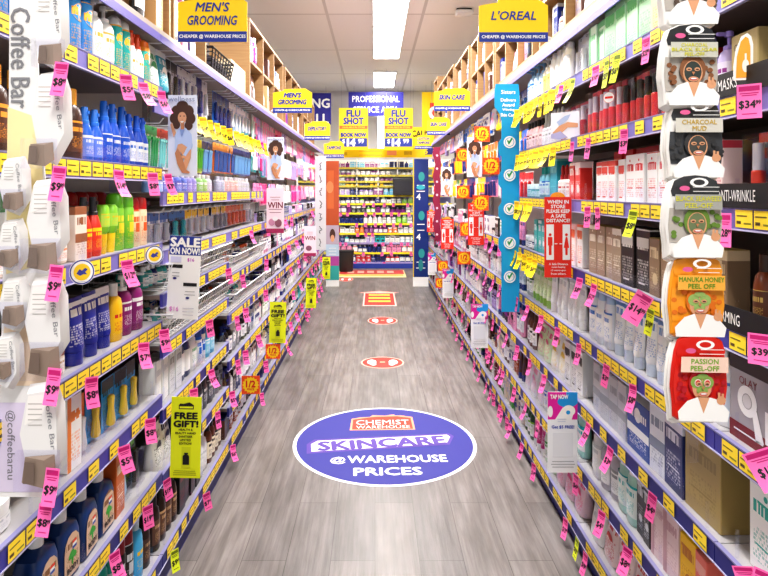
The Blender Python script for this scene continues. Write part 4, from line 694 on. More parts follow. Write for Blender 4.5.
getfree(547.7, 577.4, 392, 472.6, 2.4, 'largest white and magenta Get 5 FREE sign on the low right shelves'); getfree(471, 488, 304, 348, 4.3, 'second white and magenta Get 5 FREE sign along the right shelves'); getfree(442.5, 453.7, 268.7, 298, 6.3, 'third white and magenta Get 5 FREE sign, beside orange bursts'); getfree(428, 436.7, 253, 275, 8.1, 'smallest white and magenta Get 5 FREE sign at the right end')
# tall blue strip with ticks
s = Sign(494.5, 519.5, 84, 312, 3.42, .004, paint('12a0d8', .45), [(.28,0),(1,0),(1,.96),(.96,1),(.04,1),(0,.97),(0,.62+.28),(.2,.87),(.28,.84),(.28,.76),(.16,.74),(.16,.7),(.28,.68),(.28,.62),(.16,.6),(.16,.56),(.28,.54),(.28,.48),(.16,.46),(.16,.42),(.28,.4),(.28,.34),(.16,.32),(.16,.28),(.28,.26)])
s.text('Sisters', .55, .965, .017, WHITE, .6, .02)
for i, t in enumerate(('Delivers', 'Award', 'Winning', 'Skin Care')): s.text(t, .55, .93-.022*i, .014, WHITE, .62, .03)
for v in (.745, .6, .452, .303, .155): s.m.ring(s.X(.6), v*s.h, 0.0, s.w*.24, WHITE, s.y()); s.m.ring(s.X(.6), v*s.h, s.w*.16, s.w*.185, paint('12a0d8'), s.y()); s.poly([(.5,v+.004),(.57,v-.012),(.72,v+.014),(.7,v+.022),(.57,v+.003),(.53,v+.012)], paint('2a9a5a'))
s.done('blue_tick_strip', 'tall bright blue strip with white tick circles on the right shelves', 'strip')
s = Sign(432.5, 441.5, 147, 241, 6.85, .004, paint('8a1840', .45), [(.3+.22*math.sin(i*1.3)*-1, i/16) for i in range(17)][:1]+[(.9+.1*math.sin(i*PI/2), i/16) for i in range(17)]+[(.15+.15*math.sin(i*PI/2), i/16) for i in range(16, 0, -1)])
for i in range(7): s.ell(.5, .07+.14*i, .13, .13*s.w/s.h, paint('f0c8d8'), 10)
s.done('wavy_maroon_strip', 'narrow maroon strip with wavy edges and pale dots', 'strip')
# end panels of the two runs
m = MB(); s = Sign(326, 339, 161, 280, 9.22, .03, paint('b9cfe0')); s.rect(0, 1, .46, 1, paint('b5532a')); s.rect(.1, .6, .6, .92, paint('c96a34')); s.ell(.3, .78, .28, .05, paint('d9905a')); s.rect(0, 1, .3, .46, paint('b8a8b8')); s.ell(.5, .38, .22, .05, HAIR); s.ell(.5, .35, .15, .03, SKIN); s.rect(0, 1, .12, .2, paint('b04a9a')); s.rect(0, 1, 0, .12, paint('3aa6a0')); s.bars(.15, .85, .22, .27, 3, WHITE)
o = s.done('end_panel', 'narrow end panel with orange and purple posters closing the left shelving', 'end panel', clip=False); MB().box(-s.w/2, s.w/2, .0, .03, -s.loc.z, -.001, WHITE).build('white_plinth', o)
s = Sign(413, 428.5, 159, 277, 9.22, .03, paint('12307a', .4)); 
for v in (.85, .52, .2): s.ell(.55, v, .2, .04, paint('2f9a9a')); s.bars(.2, .8, v-.12, v-.07, 2, WHITE)
s.text('4', .35, .68, .05, WHITE, .3, .03); s.text('4', .35, .34, .05, WHITE, .3, .03); s.ell(.5, .76, .28, .02, paint('38b0c0')); s.ell(.5, .1, .16, .05, paint('2f8a90')); s.rect(0, .06, 0, 1, paint('e8c93a'))
o = s.done('end_panel', 'dark blue end panel with white numeral closing the right shelving', 'end panel', clip=False); MB().box(-s.w/2, s.w/2, .0, .03, -s.loc.z, -.001, WHITE).build('white_plinth', o)
# ---------------------------------------------------------------- signs hung over the far end
def flu(px0, px1, Y, label):
    s = Sign(px0, px1, 108, 150, Y, .01, YELLOW); s.text('FLU', .5, .87, .15, SIGNBLUE, .46, .055, fit=True); s.text('SHOT', .5, .69, .15, SIGNBLUE, .68, .055, fit=True); s.rect(.02, .98, .5, .58, ORANGE); s.text('AVAILABLE IN STORE', .5, .54, .04, YELLOW, .8, .02); s.bars(.1, .9, .44, .48, 2, GREYINK); s.text('BOOK NOW', .5, .36, .09, SIGNBLUE, .86, .07, fit=True); s.rect(.03, .97, .08, .28, SIGNBLUE); s.text('$', .16, .2, .11, WHITE, .12, .03); s.text('14', .42, .18, .16, WHITE, .4, .08); s.text('99', .76, .21, .1, WHITE, .3, .04)
    o = s.done('flu_shot_sign', label, 'sign', 'hanging flu shot signs', clip=False)
    for u in (.08, .92): MB().tube([(s.X(u), .005, s.h), (s.X(u), .005, ZC-.005-s.loc.z)], .0015, GREYINK, 4).build('hanging_wire', o)
flu(339, 368, 10.75, 'hanging yellow FLU SHOT sign at 14.99, nearer the left shelving'); flu(384, 413, 10.75, 'hanging yellow FLU SHOT sign at 14.99, nearer the right shelving')
s = Sign(348.5, 403.5, 92, 116, 12.5, .02, paint('2a2790', .6)); s.text('PROFESSIONAL', .5, .71, .25, WHITE, .86, .012, fit=True); s.text('SERVICE AREA', .5, .27, .25, WHITE, .82, .012, fit=True)
def wires(o, s):
    for u in (.1, .9): MB().tube([(s.X(u), .01, s.h), (s.X(u), .01, ZC-.005-s.loc.z)], .002, GREYINK, 4).build('hanging_wire', o)
wires(s.done('service_sign', 'purple blue PROFESSIONAL SERVICE AREA sign hanging at the back', 'sign', clip=False), s)
s = Sign(280, 331, 93, 125, 12.5, .02, paint('2a2790', .6)); s.text('ING', .77, .68, .28, WHITE, .4, .03); s.text('LL', .83, .2, .28, WHITE, .3, .03); wires(s.done('service_sign', 'purple blue hanging sign ending in ING, partly behind left cubbies', 'sign', clip=False), s)
s = Sign(422, 462, 92, 128, 12.4, .02, YELLOW); s.rect(.2, 1, .15, .7, RED); s.text('C', .32, .42, .36, WHITE, .3, .05); wires(s.done('warehouse_sign', 'yellow hanging sign with red block and white letter C, back right', 'sign', clip=False), s)
s = Sign(411, 434, 127, 157, 11.9, .02, YELLOW); s.text('CAUS', .4, .78, .2, BLACK, .75, .03); s.rect(0, 1, .08, .3, NAVY); s.text('5  5', .5, .19, .16, YELLOW, .7, .04); wires(s.done('notice_sign', 'yellow and navy notice reading CAUS behind the small yellow right sign', 'sign', clip=False), s)
a_, b_ = at(377, 150, 13.15), at(393, 114, 13.15); o = MB().box(a_.x, b_.x, 13.13, 13.199, a_.z, b_.z, FRAME).build('wall_glow'); tag(o, 'glowing white panel added for the glare on the back wall between FLU SHOT signs', 'glow panel'); MB().box(a_.x+.02, b_.x-.02, 13.12, 13.1295, a_.z+.02, b_.z-.02, paint('ffffff', .5, 0, 1.6)).build('diffuser', o)  # emissive panel added to stand for a bright glare, not a known fitting
# ---------------------------------------------------------------- back wall unit
YG = 11.35
bw = empty('pharmacy_wall_unit', (0, YG, 0)); tag(bw, 'tall shelving unit across the far end under the yellow banner', 'shelving')
MB().box(-1.5, 1.5, .4, .43, 0, 2.1, paint('8b87b8')).build('back_panel', bw); MB().box(-1.49, 1.49, .37, .399, 1.36, 2.1, WHITE).build('white_back_panel', bw); MB().box(-1.5, 1.5, 0, .02, 0, .09, paint('2a3f9a')).build('plinth', bw)
for x in (-1.5, -.36, .05, .42, 1.48): MB().box(x, x+.02, .02, .4, 1.36, 2.1, WHITE).build('divider', bw)
GZ = [.116, .30, .49, .67, .857, 1.06, 1.24, 1.40, 1.58, 1.67, 1.786, 1.93]
GCOL = ['navy black red white royal', 'white pink purple navy salmon', 'white teal lilac navy', 'purple red orange white', 'purple navy lime white', 'black grey purple lime', 'purple white navy lime green', 'purple sky lilac navy', 'navy white yellow', 'navy purple silver', 'purple grey white', 'sky purple navy black']
for k, z in enumerate(GZ):
    m = MB(); m.box(-1.48, 1.48, .03, .39, -.015, 0, WHITE); o = m.build('pharmacy_shelf', None, (0, YG, z)); tag(o, f'shelf of the far wall unit, {ORD[k]} up from the floor', 'shelf', 'shelves of the far wall unit')
    MB().box(-1.48, 1.48, .02, .03, -.03, .006, paint('f2e12a') if k in (1, 4, 6, 5, 3, 7) else paint('d8c84a') if k > 7 else paint('a79ac8')).build('price_rail', o)
    x, i = -.76, 0; top = (GZ[k+1] if k < 11 else 2.09)-.025
    while x < .74:
        p = rnd('bottle carton jar flask bottle' if k < 8 else 'bottle jar carton', GCOL[k], ('white', 'white', 'silver', 'black'), .2, 1.35)
        if x+p.w > .79: break
        for _ in range(R.choice((1, 2, 2, 3))):
            if x+p.w > .8: break
            q = Pr(p.kind, p.look, p.w, p.d, round(max(min(p.h, top-z-.02), .8*(top-z-.02)), 3), 'red'); q.col = p.col
            if k == 8 and .28 < x < .74: x += p.w; continue
            product(q, (x+p.w/2, YG+.05+p.d/2, z+.0005), R.uniform(-.05, .05), f'{p.look}, {ORD[i]} along the {ORD[k]} shelf up, far wall unit', f'{p.look} on the {ORD[k]} shelf up of the far wall unit', False, False); i += 1
            x += p.w+.012
    for j in range(9):
        if k < 7 and R.random() < .6:
            o = link('hanging_price_ticket', ticket_mesh('pink', '8.99', .055, .07, .1), None, (-.7+j*.17+R.uniform(-.04, .04), YG+.015, z+.005)); tag(o, f'pink ticket {ORD[j]} across the {ORD[k]} shelf up of the far wall unit', 'price ticket', 'pink tickets of the far wall unit')
s = Sign(330, 425, 148.5, 157.5, YG-.03, .02, YELLOW); s.rect(.1, .18, .25, .6, paint('d8b010')); s.bars(.3, .55, .3, .75, 2, paint('f2943a')); s.rect(.6, .7, .25, .75, paint('f29a7a')); s.rect(.78, .86, .3, .7, paint('c9a010')); s.done('hanging_header_banner', 'long yellow banner across the top of the far wall unit', 'banner', clip=False)
m = MB(); a_, b_ = at(393, 197, 11.3), at(413, 180, 11.3); m.box(0, b_.x-a_.x, 0, .2, 0, b_.z-a_.z, paint('26262a'), .01); o = m.build('black_cabinet', None, (a_.x, YG-.18, GZ[7]+.0)); tag(o, 'black box standing among the upper shelves of the far wall unit', 'box'); MB().box(.03, b_.x-a_.x-.03, -.004, .0, .06, b_.z-a_.z-.06, paint('3a3a40', .2)).build('front_screen', o); MB().box(.02, b_.x-a_.x-.02, .02, .18, b_.z-a_.z-.003, b_.z-a_.z+.02, BLACK).build('lid', o)
m = MB(); m.loft([(0, .11, .11, 6), (.02, .125, .125, 6), (.36, .14, .14, 6)], paint('2b2628'), 16); o = m.build('waste_bin', None, (-.53, 10.95, .001)); tag(o, 'dark square bin standing on the floor at the far left end', 'bin'); MB().loft([(.355, .143, .143, 6), (.385, .143, .143, 6)], BLACK, 16).build('rim', o)
# ---------------------------------------------------------------- floor stickers
def floor_sticker(): m = MB(); m.T = Matrix.Rotation(-PI/2, 4, 'X'); return m
PUR = paint('39388f', .75); PUR2 = paint('5f459e', .75)
m = floor_sticker(); m.ell(0, 0, .543, .543, paint('e9e8ee', .75), -.001, 64); m.ell(0, 0, .522, .522, PUR, -.0016, 64)
sk = lambda pts: [(x, z) for x, z in pts]
m.poly([(-.21,.165),(.2,.165),(.2,.37),(.13,.4),(.09,.4),(.08,.42),(.02,.4),(-.06,.41),(-.08,.38),(-.14,.375),(-.2,.35)], paint('f3a184', .75), -.0022); m.poly([(-.195,.178),(.187,.178),(.187,.355),(.1,.385),(-.05,.38),(-.19,.335)], paint('d8452f', .75), -.0026); m.text('CHEMIST', 0, .285, .075, paint('e2e0e2', .75), -.003, w=.34, bold=.0085); m.text('WAREHOUSE', 0, .21, .045, paint('e2e0e2', .75), -.003, w=.34, bold=.008)
m.poly([(-.47,-.14),(.46,.06),(.44,.16),(-.44,-.005)] and [(-.45,-.155),(.38,-.06),(.425,.06),(.4,.1),(-.42,.035),(-.46,-.03)], PUR2, -.0022); m.poly([(-.425,-.13),(.365,-.045),(.4,.05),(.385,.08),(-.4,.015),(-.435,-.03)], paint('f4f0ee', .75), -.0027); m.text('SKINCARE', -.015, -.028, .115, PUR2, -.0032, w=.75, bold=.045, rot=.09)
m.text('@', -.27, -.245, .085, paint('e2e0e2', .75), -.0022, bold=.02); m.text('WAREHOUSE', .06, -.235, .085, paint('e2e0e2', .75), -.0022, w=.55, bold=.03); m.text('PRICES', .0, -.38, .085, paint('e2e0e2', .75), -.0022, w=.36, bold=.03)
o = m.build('floor_sticker', None, (.057, 3.537, 0), .03); tag(o, 'large round blue SKINCARE sticker on the plank floor', 'floor sticker')
RS = paint('c9443a', .75)
def feet(px, y0, y1, rx, lb):
    Y0, Y1 = F*H/(y1-CY), F*H/(y0-CY); Yc = (Y0+Y1)/2; m = floor_sticker(); r = (Y1-Y0)/2; m.ell(0, 0, rx, r, paint('f0b0a0', .75), -.001, 32); m.ell(0, 0, rx*.93, r*.9, RS, -.0016, 32)
    for q in (-1, 1): m.ell(q*rx*.5, r*.05, rx*.22, r*.42, paint('e2e0e2', .75), -.0022, 14); m.ell(q*rx*.42, -r*.3, rx*.14, r*.25, paint('e2e0e2', .75), -.0024, 12)
    m.rect(-rx*.12, rx*.12, -r*.05, r*.15, paint('f0a080', .75), -.0022); o = m.build('floor_sticker', None, ((px-CX)/F*Yc, Yc, 0)); tag(o, lb, 'floor sticker', 'red floor stickers')
feet(382.5, 357, 368.5, .187, 'nearer red oval floor sticker with white footprints'); feet(382.5, 317, 324.5, .17, 'farther red oval floor sticker with white footprints'); feet(346, 277.5, 281.5, .12, 'small red floor sticker beside the far mat, left end')
Y0, Y1 = F*H/(306-CY), F*H/(291-CY); m = floor_sticker(); hh = (Y1-Y0)/2; m.poly([(-.3,hh*.75),(0,hh),(.3,hh*.75),(.24,hh*.7),(-.24,hh*.7)], paint('efa79b', .75), -.001); m.rect(-.22, .22, -hh, hh*.72, paint('efc0b4', .75), -.0013); m.rect(-.2, .2, -hh*.92, hh*.64, RS, -.0018)
for i in range(3): m.rect(-.15, .15, hh*(.3-.42*i), hh*(.5-.42*i), paint('f2c04a', .75), -.0023)
o = m.build('floor_sticker', None, (.06, (Y0+Y1)/2, 0)); tag(o, 'red rectangular floor sticker with yellow lines, between the ovals and far mat', 'floor sticker', 'red floor stickers')
Y0, Y1 = F*H/(277.5-CY), F*H/(270-CY); m = floor_sticker(); hh = (Y1-Y0)/2; m.rect(-.66, .54, -hh, hh, paint('e6d29a', .5), -.003); m.rect(-.64, .52, -hh*.2, hh*.95, paint('c23a3a', .5), -.0036); m.rect(-.64, .5, -hh*.62, -hh*.3, paint('e0b03a', .5), -.0036); m.text('HEALTH', -.05, hh*.4, hh*.5, paint('f0c8a0', .5), -.0042, w=.8, bold=.03) if 0 else [m.rect(-.5+i*.18, -.38+i*.18, hh*.1, hh*.7, paint('f0b0a0', .5), -.0042) for i in range(5)]
o = m.build('floor_mat', None, (0, (Y0+Y1)/2, 0)); tag(o, 'red and yellow mat on the floor at the far end', 'mat')
m = MB(); m.box(-.1, .1, -.08, .08, -.05, -.001, paint('e4e4e4'), .01); o = m.build('ceiling_sensor', None, (1.08, 7.2, ZC-.025)); tag(o, 'small white and black device fixed to the ceiling on the right', 'sensor'); m = MB(); m.box(-.09, .09, -.03, .03, 0, .024, BLACK); m.build('black_mount', o)
# ---------------------------------------------------------------- wooden cubbies on top of the shelving
def cubby(side, y0, y1, tiers, z1, label, nx=2, fill_=True):
    s = S(side)[0]; a = .93; z0 = (2.145 if side == 'L' else 2.265)+.02; t = .02; D = .3; ww = y1-y0; o = empty('wooden_cubby', (s*a, (y0+y1)/2, z0)); hh = z1-z0
    def bx(name, x0, x1, ya, yb, za, zb): MB().box(*sorted((s*x0, s*x1)), ya, yb, za, zb, WOOD).build(name, o)
    bx('back_board', D-t, D, -ww/2, ww/2, 0, hh); bx('top_board', 0, D-t, -ww/2, ww/2, hh-t, hh); bx('bottom_board', 0, D-t, -ww/2, ww/2, 0, t)
    for k in range(nx+1): y = -ww/2+k*(ww-t)/nx; bx('side_board' if k in (0, nx) else 'divider_board', 0, D-t, y, y+t, t, hh-t)
    for k in range(1, tiers):
        for q in range(nx): bx('middle_shelf', .005, D-t, -ww/2+q*(ww-t)/nx+t, -ww/2+(q+1)*(ww-t)/nx, hh*k/tiers-t/2, hh*k/tiers+t/2)
    tag(o, label, 'wooden cubby', 'wooden storage cubbies')
    i = 0
    for q in range(nx):
        for k in range(tiers):
            yy = (y0+y1)/2-ww/2+q*(ww-t)/nx+t+.02; ye = yy+(ww-t)/nx-t-.04; zz = z0+(t if k == 0 else hh*k/tiers+t/2)+.001
            while True:
                p = rnd('carton carton pouch bottle flask', 'tan pink purple brown black silver navy salmon', hmax=.2, sc=1.35); p = Pr(p.kind, p.look, p.w, p.d, .2, 'red') if 0 else p; q_ = Pr(p.kind, p.look, p.w, p.d, round((hh/tiers-.05)*R.choice((.65, .8, .9)), 2), 'red'); q_.col = p.col; p = q_
                if yy+p.w > ye: break
                product(p, (s*(a+.015+p.d/2+R.random()*.03), yy+p.w/2, zz), -s*PI/2, f'{p.look}, {ORD[i]} in {short(label)}', f'stock in {short(label)}', False, False); i += 1; yy += p.w+.015+(R.random()*.15 if R.random() < .4 else 0)
def short(l): return l.split(',')[0].replace('wooden', 'wood')
# brackets: rail that carries the cubbies
for sd, z, y0, y1 in (('L', 2.145, 1.2, 9.15), ('R', 2.265, 1.4, 9.4)):
    s, a = S(sd); o = MB().box(*sorted((s*.92, s*1.26)), y0, y1, z-.043, z+.019, paint('8f8378', .5)).build('cubby_rail'); tag(o, f'long pale rail under the wooden cubbies on the {"left" if sd == "L" else "right"} shelving', 'rail')
cubby('L', 1.5, 2.7, 1, 2.62, 'nearest left wooden cubby, one tier, beside the yellow sign', 2); cubby('L', 2.74, 3.27, 1, 2.52, "small left wooden cubby, one tier, behind the MEN'S GROOMING sign", 1)
cubby('L', 4.4, 6.0, 2, 2.78, 'first tall left wooden cubby, two tiers, behind the black basket', 3); cubby('L', 6.15, 7.6, 2, 2.78, 'second tall left wooden cubby, two tiers, by farther sign', 3); cubby('L', 7.7, 9.1, 2, 2.78, 'farthest left wooden cubby, two tiers', 3)
cubby('R', 2.0, 3.36, 2, 2.8, "nearest right wooden cubby, two tiers, before the nearest right yellow sign", 3); cubby('R', 3.5, 4.6, 2, 2.86, "second right wooden cubby, two tiers, past the nearest right yellow sign", 3); cubby('R', 4.65, 5.75, 2, 2.9, 'third right wooden cubby, two tiers', 3); cubby('R', 5.9, 6.9, 2, 2.94, 'fourth right wooden cubby, two tiers', 2); cubby('R', 7.05, 8.8, 2, 3.0, 'fifth right wooden cubby, two tiers', 3); cubby('R', 8.86, 9.35, 2, 3.2, 'farthest right wooden cubby, taller and narrow', 1)
m = MB(); m.box(-.12, .12, -.2, .2, 0, .1, paint('6a4a9a', .5), .01); o = m.build('purple_case', None, (1.06, 5.2, 2.901)); tag(o, 'purple case lying on top of the right wooden cubbies', 'case'); MB().box(-.02, .02, -.05, .05, .1, .115, BLACK).build('handle', o)
def basket(y0, y1):
    m = MB(); hx, hy, hz = .15, (y1-y0)/2, .16; o = empty('plastic_basket', (-1.08, (y0+y1)/2, 2.166))
    for z in (0.004, .03, .055, .08, .105, .13, .155): k = .85+.15*z/.155; m.tube([(-hx*k, -hy*k, z), (hx*k, -hy*k, z), (hx*k, hy*k, z), (-hx*k, hy*k, z), (-hx*k, -hy*k, z)], .004 if z < .15 else .008, BLACK, 4)
    for q in range(9):
        u = -1+q/4
        for x in (-1, 1): m.tube([(x*hx*.85, u*hy*.85, .004), (x*hx, u*hy, .155)], .004, BLACK, 4)
        for y in (-1, 1): m.tube([(u*hx*.85, y*hy*.85, .004), (u*hx, y*hy, .155)], .004, BLACK, 4)
    m.build('basket_frame', o); MB().box(-hx*.82, hx*.82, -hy*.82, hy*.82, .006, .01, BLACK).build('basket_floor', o); MB().box(-hx*.8, hx*.8, -hy*.8, hy*.8, .011, .14, paint('3a3340', .6), .03).build('contents', o)
    tag(o, 'black plastic basket of stock on top of the left shelving', 'basket')
basket(3.4, 3.9)
bx_ = P('carton', 'cream stock carton', .1, .16, .2, 'ecdcc0', 'cream', 'white', 'd8c29c')
for i in range(4): product(bx_, (-1.03, 3.97+i*.108, 2.1665), PI/2, f'plain cream stock carton, {ORD[i]} behind the black basket on top of left shelving', 'cream stock cartons by the black basket', True, True)
# ---------------------------------------------------------------- face pack strip on the near right
def sachet(px, py0, py1, Y, top, band, lines, inkc, mask, hair, label, n=3, wpx=57):
    for j in range(n):
        q = n-1-j; s = Sign(px-wpx/2-q*2.6, px+wpx/2-q*2.6, py0+q*1.5, py1+q*1.5, Y+q*.012)
        OUT = [(.14,0),(.5,.01),(.86,0),(.95,.04),(.96,.2),(1,.4),(.98,.62),(.94,.8),(.88,.93),(.7,.985),(.5,1),(.3,.985),(.12,.93),(.06,.8),(.02,.62),(0,.4),(.04,.2),(.05,.04)]
        P_ = [((u-.5)*s.w, v*s.h) for u, v in OUT]; k = len(P_); mm = s.m
        ins = [((u-.5)*s.w*.95, s.h*.5+(v-.5)*s.h*.97) for u, v in OUT]; W_ = paint('f4f2ee', .3)
        mm.add([(p[0], 0, p[1]) for p in P_]+[(p[0], -.006, p[1]) for p in ins]+[(p[0], .006, p[1]) for p in ins], [(i, (i+1) % k, k+(i+1) % k, k+i) for i in range(k)]+[tuple(range(k, 2*k))]+[((i+1) % k, i, 2*k+i, 2*k+(i+1) % k) for i in range(k)]+[tuple(range(3*k-1, 2*k-1, -1))], W_ if q or top[0] in '34' else paint(top, .35))
        s.k = 16; tp, bd, ik, mk, hr = paint(top, .35), paint(band, .35), paint(inkc, .4), paint(mask, .4), paint(hair, .5)
        if q == 0:
            s.poly([(.1,.74),(.9,.74),(.93,.8),(.87,.92),(.7,.97),(.5,.985),(.3,.97),(.13,.92),(.07,.8)], tp); s.poly([(.06,.2),(.94,.2),(.97,.4),(.95,.6),(.05,.6),(.03,.4)], paint(R.choice(('b9b2aa',)) if top[0] in '23' else top, .4))
            for i in range(16): s.ell(R.choice((R.uniform(.08, .27), R.uniform(.73, .92))), R.uniform(.24, .56), .05, .03, hr, 8)
            s.ell(.5, .45, .23, .17, hr, 16); s.ell(.5, .41, .17, .145, SKIN, 18); LT = top[0] in 'fd'
            if LT: s.ell(.4, .46, .1, .07, mk, 14); s.ell(.6, .46, .1, .07, mk, 14); s.ell(.5, .37, .1, .05, mk, 14); s.ell(.5, .53, .1, .03, mk, 14)
            else: s.ell(.5, .42, .15, .125, mk, 18)
            if top[0] == 'd': s.ell(.42, .455, .06, .045, paint('f0d8d0'), 14); s.ell(.58, .455, .06, .045, paint('f0d8d0'), 14); s.ell(.42, .455, .045, .034, paint('d0403a'), 14); s.ell(.58, .455, .045, .034, paint('d0403a'), 14)
            s.ell(.43, .45, .05, .022, SKIN, 10); s.ell(.57, .45, .05, .022, SKIN, 10); s.ell(.43, .448, .03, .008, HAIR, 8); s.ell(.57, .448, .03, .008, HAIR, 8); s.poly([(.47,.42),(.5,.38),(.53,.42)], SKIN2); s.ell(.5, .335, .09, .03, SKIN, 12); s.ell(.5, .335, .07, .018, paint('c8605e'), 12); s.ell(.5, .34, .055, .008, WHITE, 10)
            s.poly([(.08,.03),(.92,.03),(.95,.14),(.78,.27),(.62,.3),(.38,.3),(.22,.26),(.06,.14)], WHITE); s.poly([(.4,.3),(.6,.3),(.5,.12)], SKIN); s.ell(.8, .27, .08, .05, SKIN, 12); s.rect(.74, .78, .28, .36, SKIN); s.rect(.8, .84, .28, .35, SKIN)
            s.poly([(.09,.585),(.91,.585),(.905,.76),(.095,.76)], bd)
            n_ = len(lines)
            for i, t in enumerate(lines): s.text(t, .5, .672+(.054 if n_ > 2 else .078)*((n_-1)/2-i), .04 if n_ > 2 else .056, ik, .78, .012, fit=len(t) > 8)
            s.m.ring(0, s.h*.9, s.w*.1, s.w*.16, WHITE, s.y(), 16, .5); s.ell(.25, .83, .09, .03, paint('e0669a'), 14); s.bars(.38, .85, .8, .85, 2, WHITE)
        nm = ('front', 'second', 'rearmost')[q]; s.done('hanging_face_mask_sachet', f'{label}, {nm} sachet of its bunch', 'sachet', f'{label} bunch', clip=False, tilt=R.uniform(-.02, .02))
    tp = None
SX = [(689, -58, 29, 1.275, '3a4a4e', 'b9c4c8', ('PEEL-OFF',), 'e8d83a', '3e4a4a', '5a4a40', 'white robed face mask pack cut off by the view, topmost'), (689, 24, 109, 1.255, '34363a', 'c9c8bc', ('CHARCOAL', 'BLACK SUGAR', 'PEEL-OFF'), 'd8d42a', '3c4440', '8a5a3a', 'dark CHARCOAL BLACK SUGAR face mask pack'),
      (694, 100, 180, 1.262, '44464a', 'd3d0c6', ('CHARCOAL', 'MUD'), 'c8a43a', '4a4a46', '3a3a3c', 'dark CHARCOAL MUD face mask pack'), (693, 174, 259, 1.25, '3e3f42', 'a9a9a4', ('BLACK SEAWEED', 'PEEL-OFF'), 'd6d32a', '6f7d5a', '6a8a3a', 'dark BLACK SEAWEED face mask pack'),
      (695, 254, 337, 1.257, 'f2a02a', 'f3b34a', ('MANUKA HONEY', 'PEEL OFF'), '5a9a2a', '9ab86a', 'e0781e', 'orange MANUKA HONEY face mask pack'), (697.5, 333, 420, 1.245, 'd8281e', 'f3d3c2', ('PASSION', 'PEEL-OFF'), '7ab02a', '8fb05a', 'b81a2a', 'red PASSION face mask pack')]
for a_ in SX: sachet(*a_)
m = MB(); m.box(-.012, .012, 0, .0015, .9, 2.0, M_CLEAR); 
o = m.build('clip_strip', None, ((694-CX)/F*1.3, 1.305, 0)); tag(o, 'clear hanging strip that carries the face mask packs, near right', 'strip'); MB().tube([(0, 0, 1.99), (.05, .02, 2.05), (.1, .02, 2.09)], .003, WIRE, 5).build('hook', o)
# brand strips under the nearest right shelves
for k, t, px0, px1, py0, py1, lb in ((6, 'MASKS', 716, 775, 60, 90, 'black strip reading MASKS under the gold box, near right'), (5, 'ANTI-WRINKLE', 716, 782, 194, 213, 'black strip reading ANTI-WRINKLE under the red serum bottles'), (4, 'FIRMING', 719, 772, 300, 330, 'black strip reading FIRMING above the brush gift box')):
    z = RZ[0][k]+.055; y1 = 1.44; m = MB(); L = .42; m.box(-L/2, L/2, 0, .003, -.028, .028, BLACK); m.text(t, -L/2+ (.015+.5*{'MASKS': .075, 'ANTI-WRINKLE': .14, 'FIRMING': .085}[t]), 0, .026, WHITE, -.0012, w={'MASKS': .075, 'ANTI-WRINKLE': .14, 'FIRMING': .085}[t], bold=.0)
    o = m.build('shelf_header_strip', None, (RA-.017, y1-L/2, z-.005), -PI/2); tag(o, lb, 'shelf strip', 'black range strips')
def range_box(name, y0, y1, k, h, d, m_, art, label, depth=.02):
    m = MB(); w_ = y1-y0; m.box(-w_/2, w_/2, -d/2, d/2, 0, h, m_, .002); art(m, w_, h, -d/2-.0008); o = m.build(name, None, (RA+depth+d/2, (y0+y1)/2, RZ[0][k]+.0205), -PI/2)
    MB().box(-w_/2+.002, w_/2-.002, -d/2+.002, d/2-.002, h, h+.001, m_).build('flap', o); tag(o, label, 'box')
def art_gold(m, w_, h, y):
    B = paint('4a3a1c'); m.text('OLAY', -w_*.08, h*.8, h*.11, B, y, w_*.6, .0); m.text('MASKS', -w_*.08, h*.68, h*.045, B, y, w_*.5, .01); [m.rect(-w_*.38, w_*.25, h*(.52-.06*i), h*(.535-.06*i), B, y) for i in range(3)]; m.rect(-w_*.1, w_*.25, h*.05, h*.2, paint('f0e6cc'), y)
range_box('mask_box', 1.335, 1.435, 6, .15, .05, paint('ab9766', .35), art_gold, 'gold face mask box behind the black MASKS strip, near right')
def art_brush(m, w_, h, y):
    W_ = paint('f4f3f5', .3); m.rect(-w_/2, w_/2, 0, h*.2, paint('7c1522', .4), y); m.rect(-w_/2, w_/2, h*.82, h, paint('3a3034', .4), y); m.text('OLAY', -w_*.1, h*.72, h*.09, paint('7c1522'), y-.0003, w_*.4)
    m.ring(-w_*.12, h*.5, w_*.1, w_*.2, W_, y-.0004, 26); m.ell(-w_*.12, h*.5, w_*.09, w_*.09, paint('dcd9de', .3), y-.0006); m.poly([(-w_*.02, h*.42), (w_*.08, h*.44), (w_*.22, h*.12), (w_*.06, h*.1)], W_, y-.0005); m.rect(w_*.24, w_*.36, h*.14, h*.5, W_, y-.0005); m.rect(-w_*.4, w_*.2, h*.1, h*.12, W_, y-.0005)
range_box('brush_gift_box', 1.262, 1.44, 3, .2, .09, paint('a8a3aa', .3), art_brush, 'grey and dark red gift box showing a white facial cleansing brush')
# ---------------------------------------------------------------- coffee soap display on the near left
YL = 1.25
s = Sign(-3, 36, -60, 497, YL, .004, paint('e9e7e5', .5), [(.0,0),(1.5,.0),(1.55,.1),(1.4,.4),(1.1,.7),(.9,.98),(.9,1),(.33,1),(.3,.7),(.15,.4),(.08,.2)]); CR = paint('efe0a8', .5); LV = paint('d8cde2', .5)
s.poly([(.24,.4),(1.3,.42),(1.1,.68),(.28,.7)], CR); s.poly([(.1,.2),(1.5,.2),(1.46,.3),(.2,.32)], paint('efd9bf', .5)); s.poly([(.01,.01),(1.48,.01),(1.5,.17),(.07,.17)], LV)
def vtext(t, px, py0, py1, hpx, m, bold=0): 
    p = at(px, (py0+py1)/2, YL); k = YL/F; s.m.text(t, p.x-s.loc.x, p.z-s.loc.z, hpx*k, m, s.y(), None, bold, 0, -PI/2, (py1-py0)*k)
vtext('Coffee Bar', 21, 8, 108, 19, paint('86868a'), .01); vtext('@coffeebarau', 11, 410, 479, 10, paint('77757c'), .0)
s.done('display_board', 'tall white and cream soap display board with vertical grey lettering, near left', 'display board', clip=False)
